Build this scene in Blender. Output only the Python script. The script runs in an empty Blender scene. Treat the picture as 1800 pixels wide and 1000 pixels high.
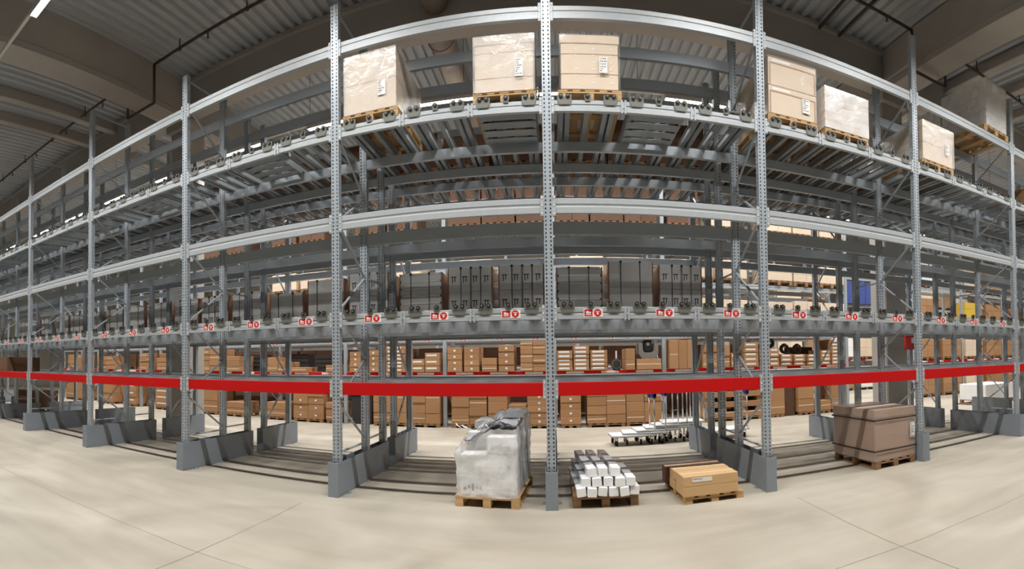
import bpy, math, random
from mathutils import Matrix, Vector
random.seed(7)
R = math.radians
S = bpy.context.scene
COL = S.collection

# ------------------------------------------------------------------ camera
# hand-held phone panorama: a cylindrical picture, about 122 degrees wide
F = 847.1066
CAM_H = 1.7695
cd = bpy.data.cameras.new('camera')
cam = bpy.data.objects.new('camera', cd)
COL.objects.link(cam)
cd.type = 'PANO'
cd.panorama_type = 'CENTRAL_CYLINDRICAL'
cd.central_cylindrical_radius = 1.0
cd.central_cylindrical_range_u_min = -900.0 / F
cd.central_cylindrical_range_u_max = 900.0 / F
cd.central_cylindrical_range_v_min = -(1000.0 - 620.0843) / F
cd.central_cylindrical_range_v_max = 620.0843 / F
cd.clip_end = 300
_r, _p, _y = 0.0125, -0.0192, -0.0878
def _m(c, s, kind):
    return {'yaw': Matrix(((c, -s, 0), (s, c, 0), (0, 0, 1))),
            'pitch': Matrix(((1, 0, 0), (0, c, -s), (0, s, c))),
            'roll': Matrix(((c, 0, -s), (0, 1, 0), (s, 0, c)))}[kind]
W2C = _m(math.cos(_r), math.sin(_r), 'roll') @ _m(math.cos(_p), math.sin(_p), 'pitch') @ _m(math.cos(_y), math.sin(_y), 'yaw')
C2W = W2C.transposed()
rx, ry, rz = C2W.col[0], C2W.col[1], C2W.col[2]           # right, forward, up
cam.matrix_world = Matrix(((rx[0], rz[0], -ry[0], 0), (rx[1], rz[1], -ry[1], 0), (rx[2], rz[2], -ry[2], CAM_H), (0, 0, 0, 1)))
S.camera = cam

# ------------------------------------------------------------------ world, exposure
w = bpy.data.worlds.new('world'); S.world = w; w.use_nodes = True
w.node_tree.nodes['Background'].inputs[0].default_value = (0.9, 0.95, 1, 1)
w.node_tree.nodes['Background'].inputs[1].default_value = 0.02
S.view_settings.view_transform = 'Standard'
S.view_settings.look = 'None'
S.view_settings.gamma = 1.0
S.view_settings.exposure = 1.2
S.view_settings.use_curve_mapping = False
LAMP = 120.0            # emission strength of every fluorescent tube

# ------------------------------------------------------------------ materials
MATS = {}
def lin(r, g, b):
    f = lambda c: (c / 255) / 12.92 if c / 255 <= 0.04045 else ((c / 255 + 0.055) / 1.055) ** 2.4
    return (f(r), f(g), f(b), 1)
def mat(name, rgb, rough=0.5, metal=0.0, noise=0.0, scale=8.0, bump=0.0, spec=0.5, rand=0.0, stretch=(1, 1, 1), coat=0.0):
    m = bpy.data.materials.new(name); m.use_nodes = True
    nt = m.node_tree; b = nt.nodes['Principled BSDF']
    c = lin(*rgb)
    b.inputs['Base Color'].default_value = c
    b.inputs['Roughness'].default_value = rough
    b.inputs['Metallic'].default_value = metal
    b.inputs['Specular IOR Level'].default_value = spec
    b.inputs['Coat Weight'].default_value = coat
    tc = nt.nodes.new('ShaderNodeTexCoord')
    mp = nt.nodes.new('ShaderNodeMapping'); mp.inputs['Scale'].default_value = stretch
    nt.links.new(tc.outputs['Object'], mp.inputs['Vector'])
    out = None
    if noise or bump:
        n = nt.nodes.new('ShaderNodeTexNoise'); n.inputs['Scale'].default_value = scale; n.inputs['Detail'].default_value = 5
        nt.links.new(mp.outputs[0], n.inputs['Vector'])
    if noise:
        mx = nt.nodes.new('ShaderNodeMix'); mx.data_type = 'RGBA'; mx.blend_type = 'MIX'
        mx.inputs['A'].default_value = tuple(v * (1 - noise) for v in c[:3]) + (1,)
        mx.inputs['B'].default_value = tuple(min(1, v * (1 + noise)) for v in c[:3]) + (1,)
        nt.links.new(n.outputs['Fac'], mx.inputs['Factor']); out = mx.outputs['Result']
    if rand:
        oi = nt.nodes.new('ShaderNodeObjectInfo')
        mr = nt.nodes.new('ShaderNodeMapRange'); mr.inputs['To Min'].default_value = 1 - rand; mr.inputs['To Max'].default_value = 1 + rand
        nt.links.new(oi.outputs['Random'], mr.inputs['Value'])
        hs = nt.nodes.new('ShaderNodeHueSaturation')
        if out: nt.links.new(out, hs.inputs['Color'])
        else: hs.inputs['Color'].default_value = c
        nt.links.new(mr.outputs[0], hs.inputs['Value']); out = hs.outputs['Color']
    if out: nt.links.new(out, b.inputs['Base Color'])
    if bump:
        bp = nt.nodes.new('ShaderNodeBump'); bp.inputs['Strength'].default_value = bump; bp.inputs['Distance'].default_value = 0.01
        nt.links.new(n.outputs['Fac'], bp.inputs['Height']); nt.links.new(bp.outputs[0], b.inputs['Normal'])
    MATS[name] = m
    return m
M = MATS
mat('rack_paint', (172, 180, 187), 0.38, 0.25, noise=0.06, scale=3)
mat('galvanised', (176, 181, 184), 0.45, 0.15, noise=0.08, scale=14)
mat('guard_paint', (138, 146, 154), 0.5, 0.1, noise=0.08, scale=4)
mat('red_paint', (194, 8, 10), 0.5, spec=0.3, noise=0.05, scale=2)
mat('bracket_grey', (112, 113, 106), 0.5, 0.2)
mat('black_rubber', (24, 24, 25), 0.55)
mat('rail_steel', (142, 148, 150), 0.36, 0.5, noise=0.08, scale=6)
mat('white_plate', (232, 230, 226), 0.5)
mat('sticker_red', (206, 40, 44), 0.4)
mat('pallet_wood', (196, 160, 112), 0.75, noise=0.22, scale=6, rand=0.12, stretch=(1, 6, 6))
mat('pallet_dark', (140, 108, 76), 0.8, noise=0.22, scale=6, rand=0.15, stretch=(1, 6, 6))
mat('cardboard', (168, 126, 87), 0.8, noise=0.06, scale=3, rand=0.10)
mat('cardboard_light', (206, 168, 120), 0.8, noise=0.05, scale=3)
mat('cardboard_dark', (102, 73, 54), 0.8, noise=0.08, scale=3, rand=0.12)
mat('cardboard_tan', (220, 200, 176), 0.75, noise=0.06, scale=3, rand=0.08)  # tan loads and tape; tone also lifted to paint glare on wrapped cartons
mat('cardboard_wrapped', (160, 128, 106), 0.42, noise=0.10, scale=5, bump=0.15, coat=0.3)
mat('grey_pack', (226, 224, 222), 0.5, noise=0.08, scale=5, rand=0.08)
mat('white_pack', (240, 240, 240), 0.45, noise=0.05, scale=5)
mat('blue_pack', (62, 78, 140), 0.5)
mat('ink', (52, 50, 52), 0.6)
mat('strap', (34, 30, 30), 0.45)
mat('concrete', (172, 167, 160), 0.85, noise=0.14, scale=1.3, bump=0.1)
mat('deck_metal', (180, 185, 190), 0.5, 0.2, noise=0.10, scale=0.6)
mat('pipe_grey', (84, 78, 74), 0.5, 0.2)
mat('duct_metal', (180, 170, 160), 0.33, 0.7, noise=0.05)
mat('lamp_housing', (205, 205, 202), 0.5)
mat('wall_panel', (196, 190, 180), 0.8, noise=0.05, scale=0.8)
mat('blue_plastic', (24, 44, 120), 0.4)
mat('chrome_tube', (190, 190, 188), 0.28, 0.8)
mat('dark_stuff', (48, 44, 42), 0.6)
mat('grey_plastic', (120, 116, 112), 0.6)
mat('film_grey', (178, 179, 183), 0.25, noise=0.25, scale=9, bump=0.6, coat=0.4)
mat('banner_red', (205, 60, 52), 0.6)
mat('yellow_pack', (212, 176, 70), 0.6)

def lamp_mat():
    m = bpy.data.materials.new('lamp_tube'); m.use_nodes = True
    nt = m.node_tree; nt.nodes.clear()
    o = nt.nodes.new('ShaderNodeOutputMaterial'); e = nt.nodes.new('ShaderNodeEmission')
    e.inputs[0].default_value = (1.0, 0.975, 0.94, 1); e.inputs[1].default_value = 6.0
    nt.links.new(e.outputs[0], o.inputs[0]); MATS['lamp_tube'] = m
lamp_mat()

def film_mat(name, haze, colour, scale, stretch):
    """stretch film: a clear glossy skin with milky patches that also paint in the glare"""
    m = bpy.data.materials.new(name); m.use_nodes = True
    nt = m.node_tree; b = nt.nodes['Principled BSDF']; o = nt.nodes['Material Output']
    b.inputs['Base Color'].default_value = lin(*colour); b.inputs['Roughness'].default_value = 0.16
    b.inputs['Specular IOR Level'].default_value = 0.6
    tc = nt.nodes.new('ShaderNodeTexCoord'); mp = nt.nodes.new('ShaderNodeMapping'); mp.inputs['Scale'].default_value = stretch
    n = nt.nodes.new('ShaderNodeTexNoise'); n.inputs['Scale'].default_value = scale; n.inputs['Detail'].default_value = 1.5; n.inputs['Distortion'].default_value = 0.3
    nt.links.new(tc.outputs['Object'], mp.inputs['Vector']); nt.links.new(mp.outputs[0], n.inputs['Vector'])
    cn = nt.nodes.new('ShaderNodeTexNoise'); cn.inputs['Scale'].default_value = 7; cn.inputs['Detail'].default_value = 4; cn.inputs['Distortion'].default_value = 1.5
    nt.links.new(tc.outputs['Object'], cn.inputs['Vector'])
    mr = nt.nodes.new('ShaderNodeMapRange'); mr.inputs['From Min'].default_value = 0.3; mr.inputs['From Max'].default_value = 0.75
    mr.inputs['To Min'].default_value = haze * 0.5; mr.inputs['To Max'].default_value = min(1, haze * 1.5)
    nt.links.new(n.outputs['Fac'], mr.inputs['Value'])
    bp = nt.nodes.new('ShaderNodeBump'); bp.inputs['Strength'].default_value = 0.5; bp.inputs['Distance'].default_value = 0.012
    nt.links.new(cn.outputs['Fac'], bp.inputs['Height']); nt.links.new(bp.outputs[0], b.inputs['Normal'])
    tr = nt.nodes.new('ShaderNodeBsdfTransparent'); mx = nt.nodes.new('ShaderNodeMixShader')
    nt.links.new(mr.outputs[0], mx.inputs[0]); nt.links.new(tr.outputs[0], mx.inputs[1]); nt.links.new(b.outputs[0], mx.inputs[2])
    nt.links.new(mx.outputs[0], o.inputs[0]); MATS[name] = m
film_mat('film_clear', 0.42, (246, 245, 243), 1.8, (1, 1, 1))
film_mat('film_thin', 0.14, (240, 238, 236), 2.2, (1, 1, 1))
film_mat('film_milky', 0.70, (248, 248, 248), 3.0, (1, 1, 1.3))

def floor_mat():
    m = bpy.data.materials.new('floor_concrete'); m.use_nodes = True
    nt = m.node_tree; L = nt.links; b = nt.nodes['Principled BSDF']
    tc = nt.nodes.new('ShaderNodeTexCoord')
    n1 = nt.nodes.new('ShaderNodeTexNoise'); n1.inputs['Scale'].default_value = 0.55; n1.inputs['Detail'].default_value = 7; n1.inputs['Distortion'].default_value = 1.2
    n2 = nt.nodes.new('ShaderNodeTexNoise'); n2.inputs['Scale'].default_value = 9; n2.inputs['Detail'].default_value = 5
    mp = nt.nodes.new('ShaderNodeMapping'); mp.inputs['Scale'].default_value = (0.35, 2.2, 1)
    n3 = nt.nodes.new('ShaderNodeTexNoise'); n3.inputs['Scale'].default_value = 1.6; n3.inputs['Detail'].default_value = 4
    L.new(tc.outputs['Object'], n1.inputs['Vector']); L.new(tc.outputs['Object'], n2.inputs['Vector'])
    L.new(tc.outputs['Object'], mp.inputs['Vector']); L.new(mp.outputs[0], n3.inputs['Vector'])
    cr = nt.nodes.new('ShaderNodeValToRGB')
    cr.color_ramp.elements[0].position = 0.32; cr.color_ramp.elements[0].color = lin(164, 155, 140)
    cr.color_ramp.elements[1].position = 0.68; cr.color_ramp.elements[1].color = lin(186, 178, 163)
    L.new(n1.outputs['Fac'], cr.inputs[0])
    mx = nt.nodes.new('ShaderNodeMix'); mx.data_type = 'RGBA'; mx.blend_type = 'MULTIPLY'; mx.inputs['Factor'].default_value = 1
    r2 = nt.nodes.new('ShaderNodeMapRange'); r2.inputs['From Min'].default_value = 0.3; r2.inputs['From Max'].default_value = 0.7
    r2.inputs['To Min'].default_value = 0.90; r2.inputs['To Max'].default_value = 1.05
    L.new(n3.outputs['Fac'], r2.inputs['Value'])
    L.new(cr.outputs[0], mx.inputs['A']); L.new(r2.outputs[0], mx.inputs['B'])
    L.new(mx.outputs['Result'], b.inputs['Base Color'])
    rr = nt.nodes.new('ShaderNodeMapRange'); rr.inputs['To Min'].default_value = 0.42; rr.inputs['To Max'].default_value = 0.68
    L.new(n1.outputs['Fac'], rr.inputs['Value']); L.new(rr.outputs[0], b.inputs['Roughness'])
    bp = nt.nodes.new('ShaderNodeBump'); bp.inputs['Strength'].default_value = 0.06; bp.inputs['Distance'].default_value = 0.01
    L.new(n2.outputs['Fac'], bp.inputs['Height']); L.new(bp.outputs[0], b.inputs['Normal'])
    MATS['floor_concrete'] = m
floor_mat()
mat('joint_seal', (128, 120, 108), 0.8)

# ------------------------------------------------------------------ mesh builder
class MB:
    def __init__(s): s.v = []; s.f = []; s.m = []; s.names = []
    def mi(s, name):
        if name not in s.names: s.names.append(name)
        return s.names.index(name)
    def add(s, vs, fs, m):
        k = len(s.v); s.v += [tuple(p) for p in vs]; i = s.mi(m)
        for f in fs: s.f.append(tuple(a + k for a in f)); s.m.append(i)
        return s
    def box(s, x0, x1, y0, y1, z0, z1, m, b=0.0):
        if b <= 0:
            vs = [(x, y, z) for z in (z0, z1) for y in (y0, y1) for x in (x0, x1)]
            fs = [(0, 2, 3, 1), (4, 5, 7, 6), (0, 1, 5, 4), (2, 6, 7, 3), (0, 4, 6, 2), (1, 3, 7, 5)]
            return s.add(vs, fs, m)
        lo, hi = (x0, y0, z0), (x1, y1, z1)
        vs = []; idx = {}
        for cx in (0, 1):
            for cy in (0, 1):
                for cz in (0, 1):
                    c = (cx, cy, cz)
                    for a in range(3):
                        p = [(hi if c[q] else lo)[q] + (0 if q == a else (-b if c[q] else b)) for q in range(3)]
                        idx[c, a] = len(vs); vs.append(p)
        fs = []
        for a in range(3):
            u, t = [(1, 2), (2, 0), (0, 1)][a]
            for side in (0, 1):
                q = []
                for (cu, ct) in ((0, 0), (1, 0), (1, 1), (0, 1)):
                    c = [0, 0, 0]; c[a] = side; c[u] = cu; c[t] = ct; q.append(idx[tuple(c), a])
                fs.append(tuple(q) if side else tuple(reversed(q)))
        for a in range(3):
            u, t = (a + 1) % 3, (a + 2) % 3
            for cu in (0, 1):
                for ct in (0, 1):
                    c0 = [0, 0, 0]; c0[u] = cu; c0[t] = ct; c1 = list(c0); c1[a] = 1
                    q = [idx[tuple(c0), u], idx[tuple(c1), u], idx[tuple(c1), t], idx[tuple(c0), t]]
                    fs.append(tuple(q) if (cu + ct) % 2 == 0 else tuple(reversed(q)))
        for cx in (0, 1):
            for cy in (0, 1):
                for cz in (0, 1):
                    q = tuple(idx[(cx, cy, cz), a] for a in range(3))
                    fs.append(q if (cx + cy + cz) % 2 == 1 else tuple(reversed(q)))
        return s.add(vs, fs, m)
    def prism(s, prof, a0, a1, axis, m, caps=True):
        """extrude a closed 2D profile along an axis: 'x' profile is (y,z), 'y' profile is (x,z), 'z' profile is (x,y)"""
        put = {'x': lambda a, p: (a, p[0], p[1]), 'y': lambda a, p: (p[0], a, p[1]), 'z': lambda a, p: (p[0], p[1], a)}[axis]
        n = len(prof); vs = [put(a0, p) for p in prof] + [put(a1, p) for p in prof]
        fs = [(i, (i + 1) % n, n + (i + 1) % n, n + i) for i in range(n)]
        if caps: fs += [tuple(reversed(range(n))), tuple(range(n, 2 * n))]
        return s.add(vs, fs, m)
    def cyl(s, p0, p1, r, m, n=10, r1=None):
        p0, p1 = Vector(p0), Vector(p1); d = (p1 - p0).normalized()
        u = d.orthogonal().normalized(); t = d.cross(u); r1 = r if r1 is None else r1
        vs = [p0 + r * (math.cos(2 * math.pi * i / n) * u + math.sin(2 * math.pi * i / n) * t) for i in range(n)]
        vs += [p1 + r1 * (math.cos(2 * math.pi * i / n) * u + math.sin(2 * math.pi * i / n) * t) for i in range(n)]
        fs = [(i, (i + 1) % n, n + (i + 1) % n, n + i) for i in range(n)] + [tuple(reversed(range(n))), tuple(range(n, 2 * n))]
        return s.add(vs, fs, m)
    def bar(s, p0, p1, w, h, m):
        """rectangular bar between two points; w sideways, h across"""
        p0, p1 = Vector(p0), Vector(p1); d = (p1 - p0).normalized()
        up = Vector((1, 0, 0)) if abs(d.x) < 0.9 else Vector((0, 0, 1))
        u = d.cross(up).normalized(); t = d.cross(u)
        vs = [p + a * u * h / 2 + b * t * w / 2 for p in (p0, p1) for a, b in ((-1, -1), (1, -1), (1, 1), (-1, 1))]
        fs = [(0, 1, 5, 4), (1, 2, 6, 5), (2, 3, 7, 6), (3, 0, 4, 7), (3, 2, 1, 0), (4, 5, 6, 7)]
        return s.add(vs, fs, m)
    def tube(s, pts, r, m, n=8):
        for a, b in zip(pts[:-1], pts[1:]): s.cyl(a, b, r, m, n)
        return s
    def mesh(s, name, smooth=False):
        me = bpy.data.meshes.new(name); me.from_pydata(s.v, [], s.f)
        for n in s.names: me.materials.append(MATS[n])
        me.polygons.foreach_set('material_index', s.m)
        if smooth: me.polygons.foreach_set('use_smooth', [True] * len(s.f))
        me.update()
        return me
def ob(name, me, parent=None, loc=(0, 0, 0), rot=(0, 0, 0)):
    o = bpy.data.objects.new(name, me); COL.objects.link(o)
    o.location = loc; o.rotation_euler = rot
    if parent: o.parent = parent
    return o
def thing(name, label, cat, loc=(0, 0, 0), rz=0.0, group=None, me=None):
    o = bpy.data.objects.new(name, me); COL.objects.link(o)
    o.location = loc; o.rotation_euler = (0, 0, rz)
    o['label'] = label; o['category'] = cat
    if group: o['group'] = group
    return o
def struct(name, me, loc=(0, 0, 0), label=None):
    o = ob(name, me, None, loc); o['kind'] = 'structure'
    if label: o['label'] = label
    return o
CACHE = {}
def cached(key, fn):
    if key not in CACHE: CACHE[key] = fn()
    return CACHE[key]
NTH = ['first', 'second', 'third', 'fourth', 'fifth', 'sixth', 'seventh', 'eighth', 'ninth', 'tenth', 'eleventh', 'twelfth',
       'thirteenth', 'fourteenth', 'fifteenth', 'sixteenth', 'seventeenth', 'eighteenth', 'nineteenth', 'twentieth']

# ------------------------------------------------------------------ the building
XL, XR, YF, YB, ZC = -34.0, 30.0, -9.0, 32.0, 9.58
struct('floor', MB().box(XL, XR, YF, YB, -0.3, 0, 'floor_concrete').mesh('floor'), label='smooth pale concrete warehouse floor')
j = MB()
for x in (-15.09, -9.09, -3.09, 2.91, 8.91):
    pts = []
    y = YF
    while y < 5.6:
        pts.append((x + random.uniform(-0.012, 0.012), y)); y += 0.35
    for (xa, ya), (xb, yb) in zip(pts[:-1], pts[1:]):
        j.add([(xa - 0.004, ya, 0.0012), (xa + 0.004, ya, 0.0012), (xb + 0.004, yb, 0.0012), (xb - 0.004, yb, 0.0012)], [(0, 1, 2, 3)], 'joint_seal')
struct('trim_1', j.mesh('floor_joint'), label='thin dark control joints cut in the concrete floor')
j = MB(); x = XL; pts = []
while x < XR:
    pts.append((x, 3.38 + random.uniform(-0.012, 0.012))); x += 0.4
for (xa, ya), (xb, yb) in zip(pts[:-1], pts[1:]):
    j.add([(xa, ya - 0.003, 0.0012), (xb, yb - 0.003, 0.0012), (xb, yb + 0.003, 0.0012), (xa, ya + 0.003, 0.0012)], [(0, 1, 2, 3)], 'joint_seal')
struct('trim_2', j.mesh('floor_joint'), label='thin joint line along the aisle floor')

def wall(name, x0, x1, y0, y1, axis):
    """sandwich-panel wall: flat sheet with shallow vertical panel ribs"""
    b = MB().box(x0, x1, y0, y1, 0, ZC + 0.2, 'wall_panel')
    a0, a1 = (x0, x1) if axis == 'x' else (y0, y1)
    a = a0
    while a < a1:
        inside = 0.03
        if name == 'wall_back': b.box(a, a + 0.06, y0 - inside, y0, 0, ZC, 'wall_panel')
        elif name == 'wall_front': b.box(a, a + 0.06, y1, y1 + inside, 0, ZC, 'wall_panel')
        elif name == 'wall_left': b.box(x1, x1 + inside, a, a + 0.06, 0, ZC, 'wall_panel')
        else: b.box(x0 - inside, x0, a, a + 0.06, 0, ZC, 'wall_panel')
        a += 1.0
    return struct(name, b.mesh(name))
wall('wall_back', XL, XR, YB, YB + 0.2, 'x')
wall('wall_front', XL, XR, YF - 0.2, YF, 'x')
wall('wall_left', XL - 0.2, XL, YF, YB, 'y')
wall('wall_right', XR, XR + 0.2, YF, YB, 'y')

# trapezoidal steel roof deck, ribs running away from the camera
prof = []
x = XL
while x < XR:
    prof += [(x, ZC), (x + 0.11, ZC), (x + 0.145, ZC + 0.075), (x + 0.215, ZC + 0.075)]
    x += 0.25
prof.append((XR, ZC))
b = MB(); n = len(prof)
b.add([(p[0], YF, p[1]) for p in prof] + [(p[0], YB, p[1]) for p in prof], [(i, n + i, n + i + 1, i + 1) for i in range(n - 1)], 'deck_metal')
b.box(XL, XR, YF, YB, ZC + 0.1, ZC + 0.2, 'deck_metal')
struct('ceiling', b.mesh('ceiling'), label='dark corrugated steel roof deck')

n_trim = 3
def trim(me, label):
    global n_trim
    o = struct('trim_%d' % n_trim, me, label=label); n_trim += 1
    return o
def i_girder(y0, y1, z0, x0, x1):
    """concrete roof girder along X with a broader top and bottom flange"""
    c = (y0 + y1) / 2; h = (y1 - y0) / 2
    prof = [(c - h, z0), (c + h, z0), (c + h, z0 + 0.16), (c + h - 0.05, z0 + 0.22), (c + h - 0.05, ZC - 0.14), (c + h, ZC - 0.1), (c + h, ZC),
            (c - h, ZC), (c - h, ZC - 0.1), (c - h + 0.05, ZC - 0.14), (c - h + 0.05, z0 + 0.22), (c - h, z0 + 0.16)]
    return MB().prism(prof, x0, x1, 'x', 'concrete').mesh('girder')
trim(i_girder(9.45, 9.80, 8.57, XL, XR), 'long concrete roof girder above the front rack')
trim(i_girder(22.0, 22.35, 8.57, XL, XR), 'far concrete roof girder')
def y_beam(x0, x1, z0, y0=YF, y1=YB):
    prof = [(x0, z0), (x1, z0), (x1, z0 + 0.14), (x1 - 0.04, z0 + 0.18), (x1 - 0.04, ZC), (x0 + 0.04, ZC), (x0 + 0.04, z0 + 0.18), (x0, z0 + 0.14)]
    return MB().prism(prof, y0, y1, 'y', 'concrete').mesh('roof_beam')
trim(y_beam(-9.75, -9.1, 8.5), 'concrete roof beam running back at upper left')
trim(y_beam(7.85, 8.55, 8.5), 'concrete roof beam running back at upper right')
trim(y_beam(-26.0, -25.4, 8.5), 'distant concrete roof beam at far left')
trim(y_beam(24.0, 24.6, 8.5), 'distant concrete roof beam at far right')
for x in (-12.35, -13.6):
    trim(MB().box(x - 0.12, x + 0.12, YF, YB, 9.25, ZC, 'concrete', 0.02).mesh('purlin'), 'slim pale concrete purlin left of the roof beam' if x > -13 else 'second slim pale purlin further left')
for x in (10.3, 11.6, 12.9):
    trim(MB().box(x - 0.12, x + 0.12, YF, YB, 9.3, ZC, 'concrete', 0.02).mesh('purlin'), 'slim pale concrete purlin right of the roof beam')
for x in (-9.36, 8.2):
    b = MB().box(x - 0.36, x + 0.36, 9.5, 10.15, 0, 8.57, 'concrete', 0.03)
    b.box(x - 0.42, x + 0.42, 9.36, 10.3, 8.25, 8.52, 'concrete', 0.02)
    trim(b.mesh('column'), 'square concrete column behind the front rack, ' + ('left' if x < 0 else 'right'))
for x in (-9.36, 8.2):
    b = MB().box(x - 0.36, x + 0.36, 21.85, 22.5, 0, 8.57, 'concrete', 0.03)
    trim(b.mesh('column'), 'far square concrete column')

# pipes and duct under the roof
pm = MB()
pipe = thing('sprinkler_pipe', 'thin dark sprinkler pipe under the roof, stepping below the concrete beams', 'pipe')
for tag, pts in (('run', [(-20, 8.1, 9.34), (-9.95, 8.1, 9.34), (-9.95, 8.1, 8.36), (-8.9, 8.1, 8.36), (-8.9, 8.1, 9.34), (7.65, 8.1, 9.28), (7.65, 8.1, 8.36), (8.75, 8.1, 8.36), (8.75, 8.1, 9.28), (20, 8.1, 9.28)]),):
    ob('pipe_run', MB().tube(pts, 0.035, 'pipe_grey', 10).mesh('pipe_run', True), pipe)
    for x in range(-18, 20, 2):
        if abs(x + 9.4) > 1 and abs(x - 8.2) > 1:
            ob('hanger', cached('hanger', lambda: MB().box(-0.012, 0.012, -0.012, 0.012, 0, 0.25, 'pipe_grey').cyl((-0.02, 0, 0), (0.02, 0, 0), 0.05, 'pipe_grey', 10).mesh('hanger')), pipe, (x, 8.1, 9.32))
            ob('sprinkler_head', cached('head', lambda: MB().cyl((0, 0, -0.1), (0, 0, 0), 0.018, 'pipe_grey', 8).cyl((0, 0, -0.11), (0, 0, -0.1), 0.04, 'pipe_grey', 8).mesh('sprinkler_head')), pipe, (x + 0.9, 8.1, 9.28))
for k, x in enumerate((5.95, 6.5)):
    p = thing('conduit_pipe', 'dark conduit running under the roof at upper right, ' + ('left' if k == 0 else 'right') + ' of a pair', 'pipe', (x, 0, 9.4))
    ob('pipe_run', MB().cyl((0, -6, 0), (0, 9.4, 0), 0.04, 'pipe_grey', 10).mesh('pipe_run', True), p)
    for y in (1, 4, 7): ob('hanger', cached('hanger', None), p, (0, y, 0), (0, 0, R(90)))
du = thing('air_duct', 'shiny round metal air duct hanging under the roof behind the girder', 'duct', (-2.4, 9.85, 9.02))
ob('duct_tube', MB().cyl((0, 0, 0), (0, 14, 0), 0.3, 'duct_metal', 28).mesh('duct_tube', True), du)
for y in (0.5, 2.5, 4.5, 6.5, 8.5): ob('duct_ring', cached('dring', lambda: MB().cyl((0, -0.03, 0), (0, 0.03, 0), 0.32, 'duct_metal', 28).mesh('duct_ring')), du, (0, y, 0))
du = thing('air_duct', 'short end of a round metal duct at the top, in front of the girder', 'duct', (-2.3, 8.3, 9.15))
ob('duct_tube', MB().cyl((0, 0, 0), (0, 1.14, 0), 0.26, 'duct_metal', 28).mesh('duct_tube', True), du)
for y in (0.2, 0.9): ob('hanger', MB().box(-0.015, 0.015, -0.015, 0.015, 0.24, ZC - 9.15, 'pipe_grey').mesh('hanger'), du, (0, y, 0))

# ------------------------------------------------------------------ fluorescent lamps in rows over the aisles
LZ = 7.62
LIGHT = bpy.data.lights.new('tube_light', 'AREA')          # the glowing window of a lamp, shining down
LIGHT.shape = 'RECTANGLE'; LIGHT.size = 1.48; LIGHT.size_y = 0.112
LIGHT.energy = LAMP * math.pi * 1.48 * 0.112
LIGHT.color = (1.0, 0.988, 0.968)
LIGHT.spread = R(138)                                     # rack-aisle reflectors throw the light downwards
rows = [(3.72, -6.35, 'front aisle', 3.0), (10.85, -2.4, 'aisle behind the front rack', 2.9), (17.6, -2.4, 'third aisle', 2.9), (25.0, -2.4, 'farthest aisle', 5.8)]
for (ly, lx, where, step) in rows:
    LZ = 7.62 if ly < 5 else 7.86
    tr = thing('light_trunking', 'long pale lamp trunking hung over the ' + where, 'trunking', (0, ly, LZ + 0.09))
    ob('rail_bar', MB().box(-24, 22, -0.03, 0.03, 0, 0.05, 'lamp_housing').mesh('rail_bar'), tr)
    for x in range(-22, 22, 4): ob('suspension_wire', cached('wire', lambda: MB().cyl((0, 0, 0.05), (0, 0, ZC - 7.86 - 0.09), 0.006, 'pipe_grey', 6).mesh('suspension_wire')), tr, (x, 0, 0))
    xs = [lx + step * k for k in range(-15, 16) if -23 < lx + step * k < 21.5]
    for q, x in enumerate(xs):
        o = thing('tube_lamp', 'glowing ceiling tube lamp over the %s, %s from left' % (where, NTH[q] if q < 20 else NTH[q - 20] + ' past twentieth'), 'lamp', (x, ly, LZ), 0, 'tube lamps over the ' + where)
        ob('housing', cached('housing', lambda: MB().prism([(-0.07, 0.06), (0.07, 0.06), (0.04, 0.09), (-0.04, 0.09)], -0.76, 0.76, 'x', 'lamp_housing').box(-0.76, -0.745, -0.07, 0.07, -0.005, 0.06, 'lamp_housing').box(0.745, 0.76, -0.07, 0.07, -0.005, 0.06, 'lamp_housing').box(-0.745, 0.745, -0.07, -0.058, -0.005, 0.06, 'lamp_housing').box(-0.745, 0.745, 0.058, 0.07, -0.005, 0.06, 'lamp_housing').mesh('housing')), o)
        ob('diffuser', cached('diffuser', lambda: MB().prism([(-0.057, 0.02), (-0.057, 0.008), (-0.03, 0.0), (0.03, 0.0), (0.057, 0.008), (0.057, 0.02)], -0.744, 0.744, 'x', 'lamp_tube').mesh('diffuser')), o, (0, 0, 0.012))
        ob('tube_light', LIGHT, o, (0, 0, 0.006))

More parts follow.
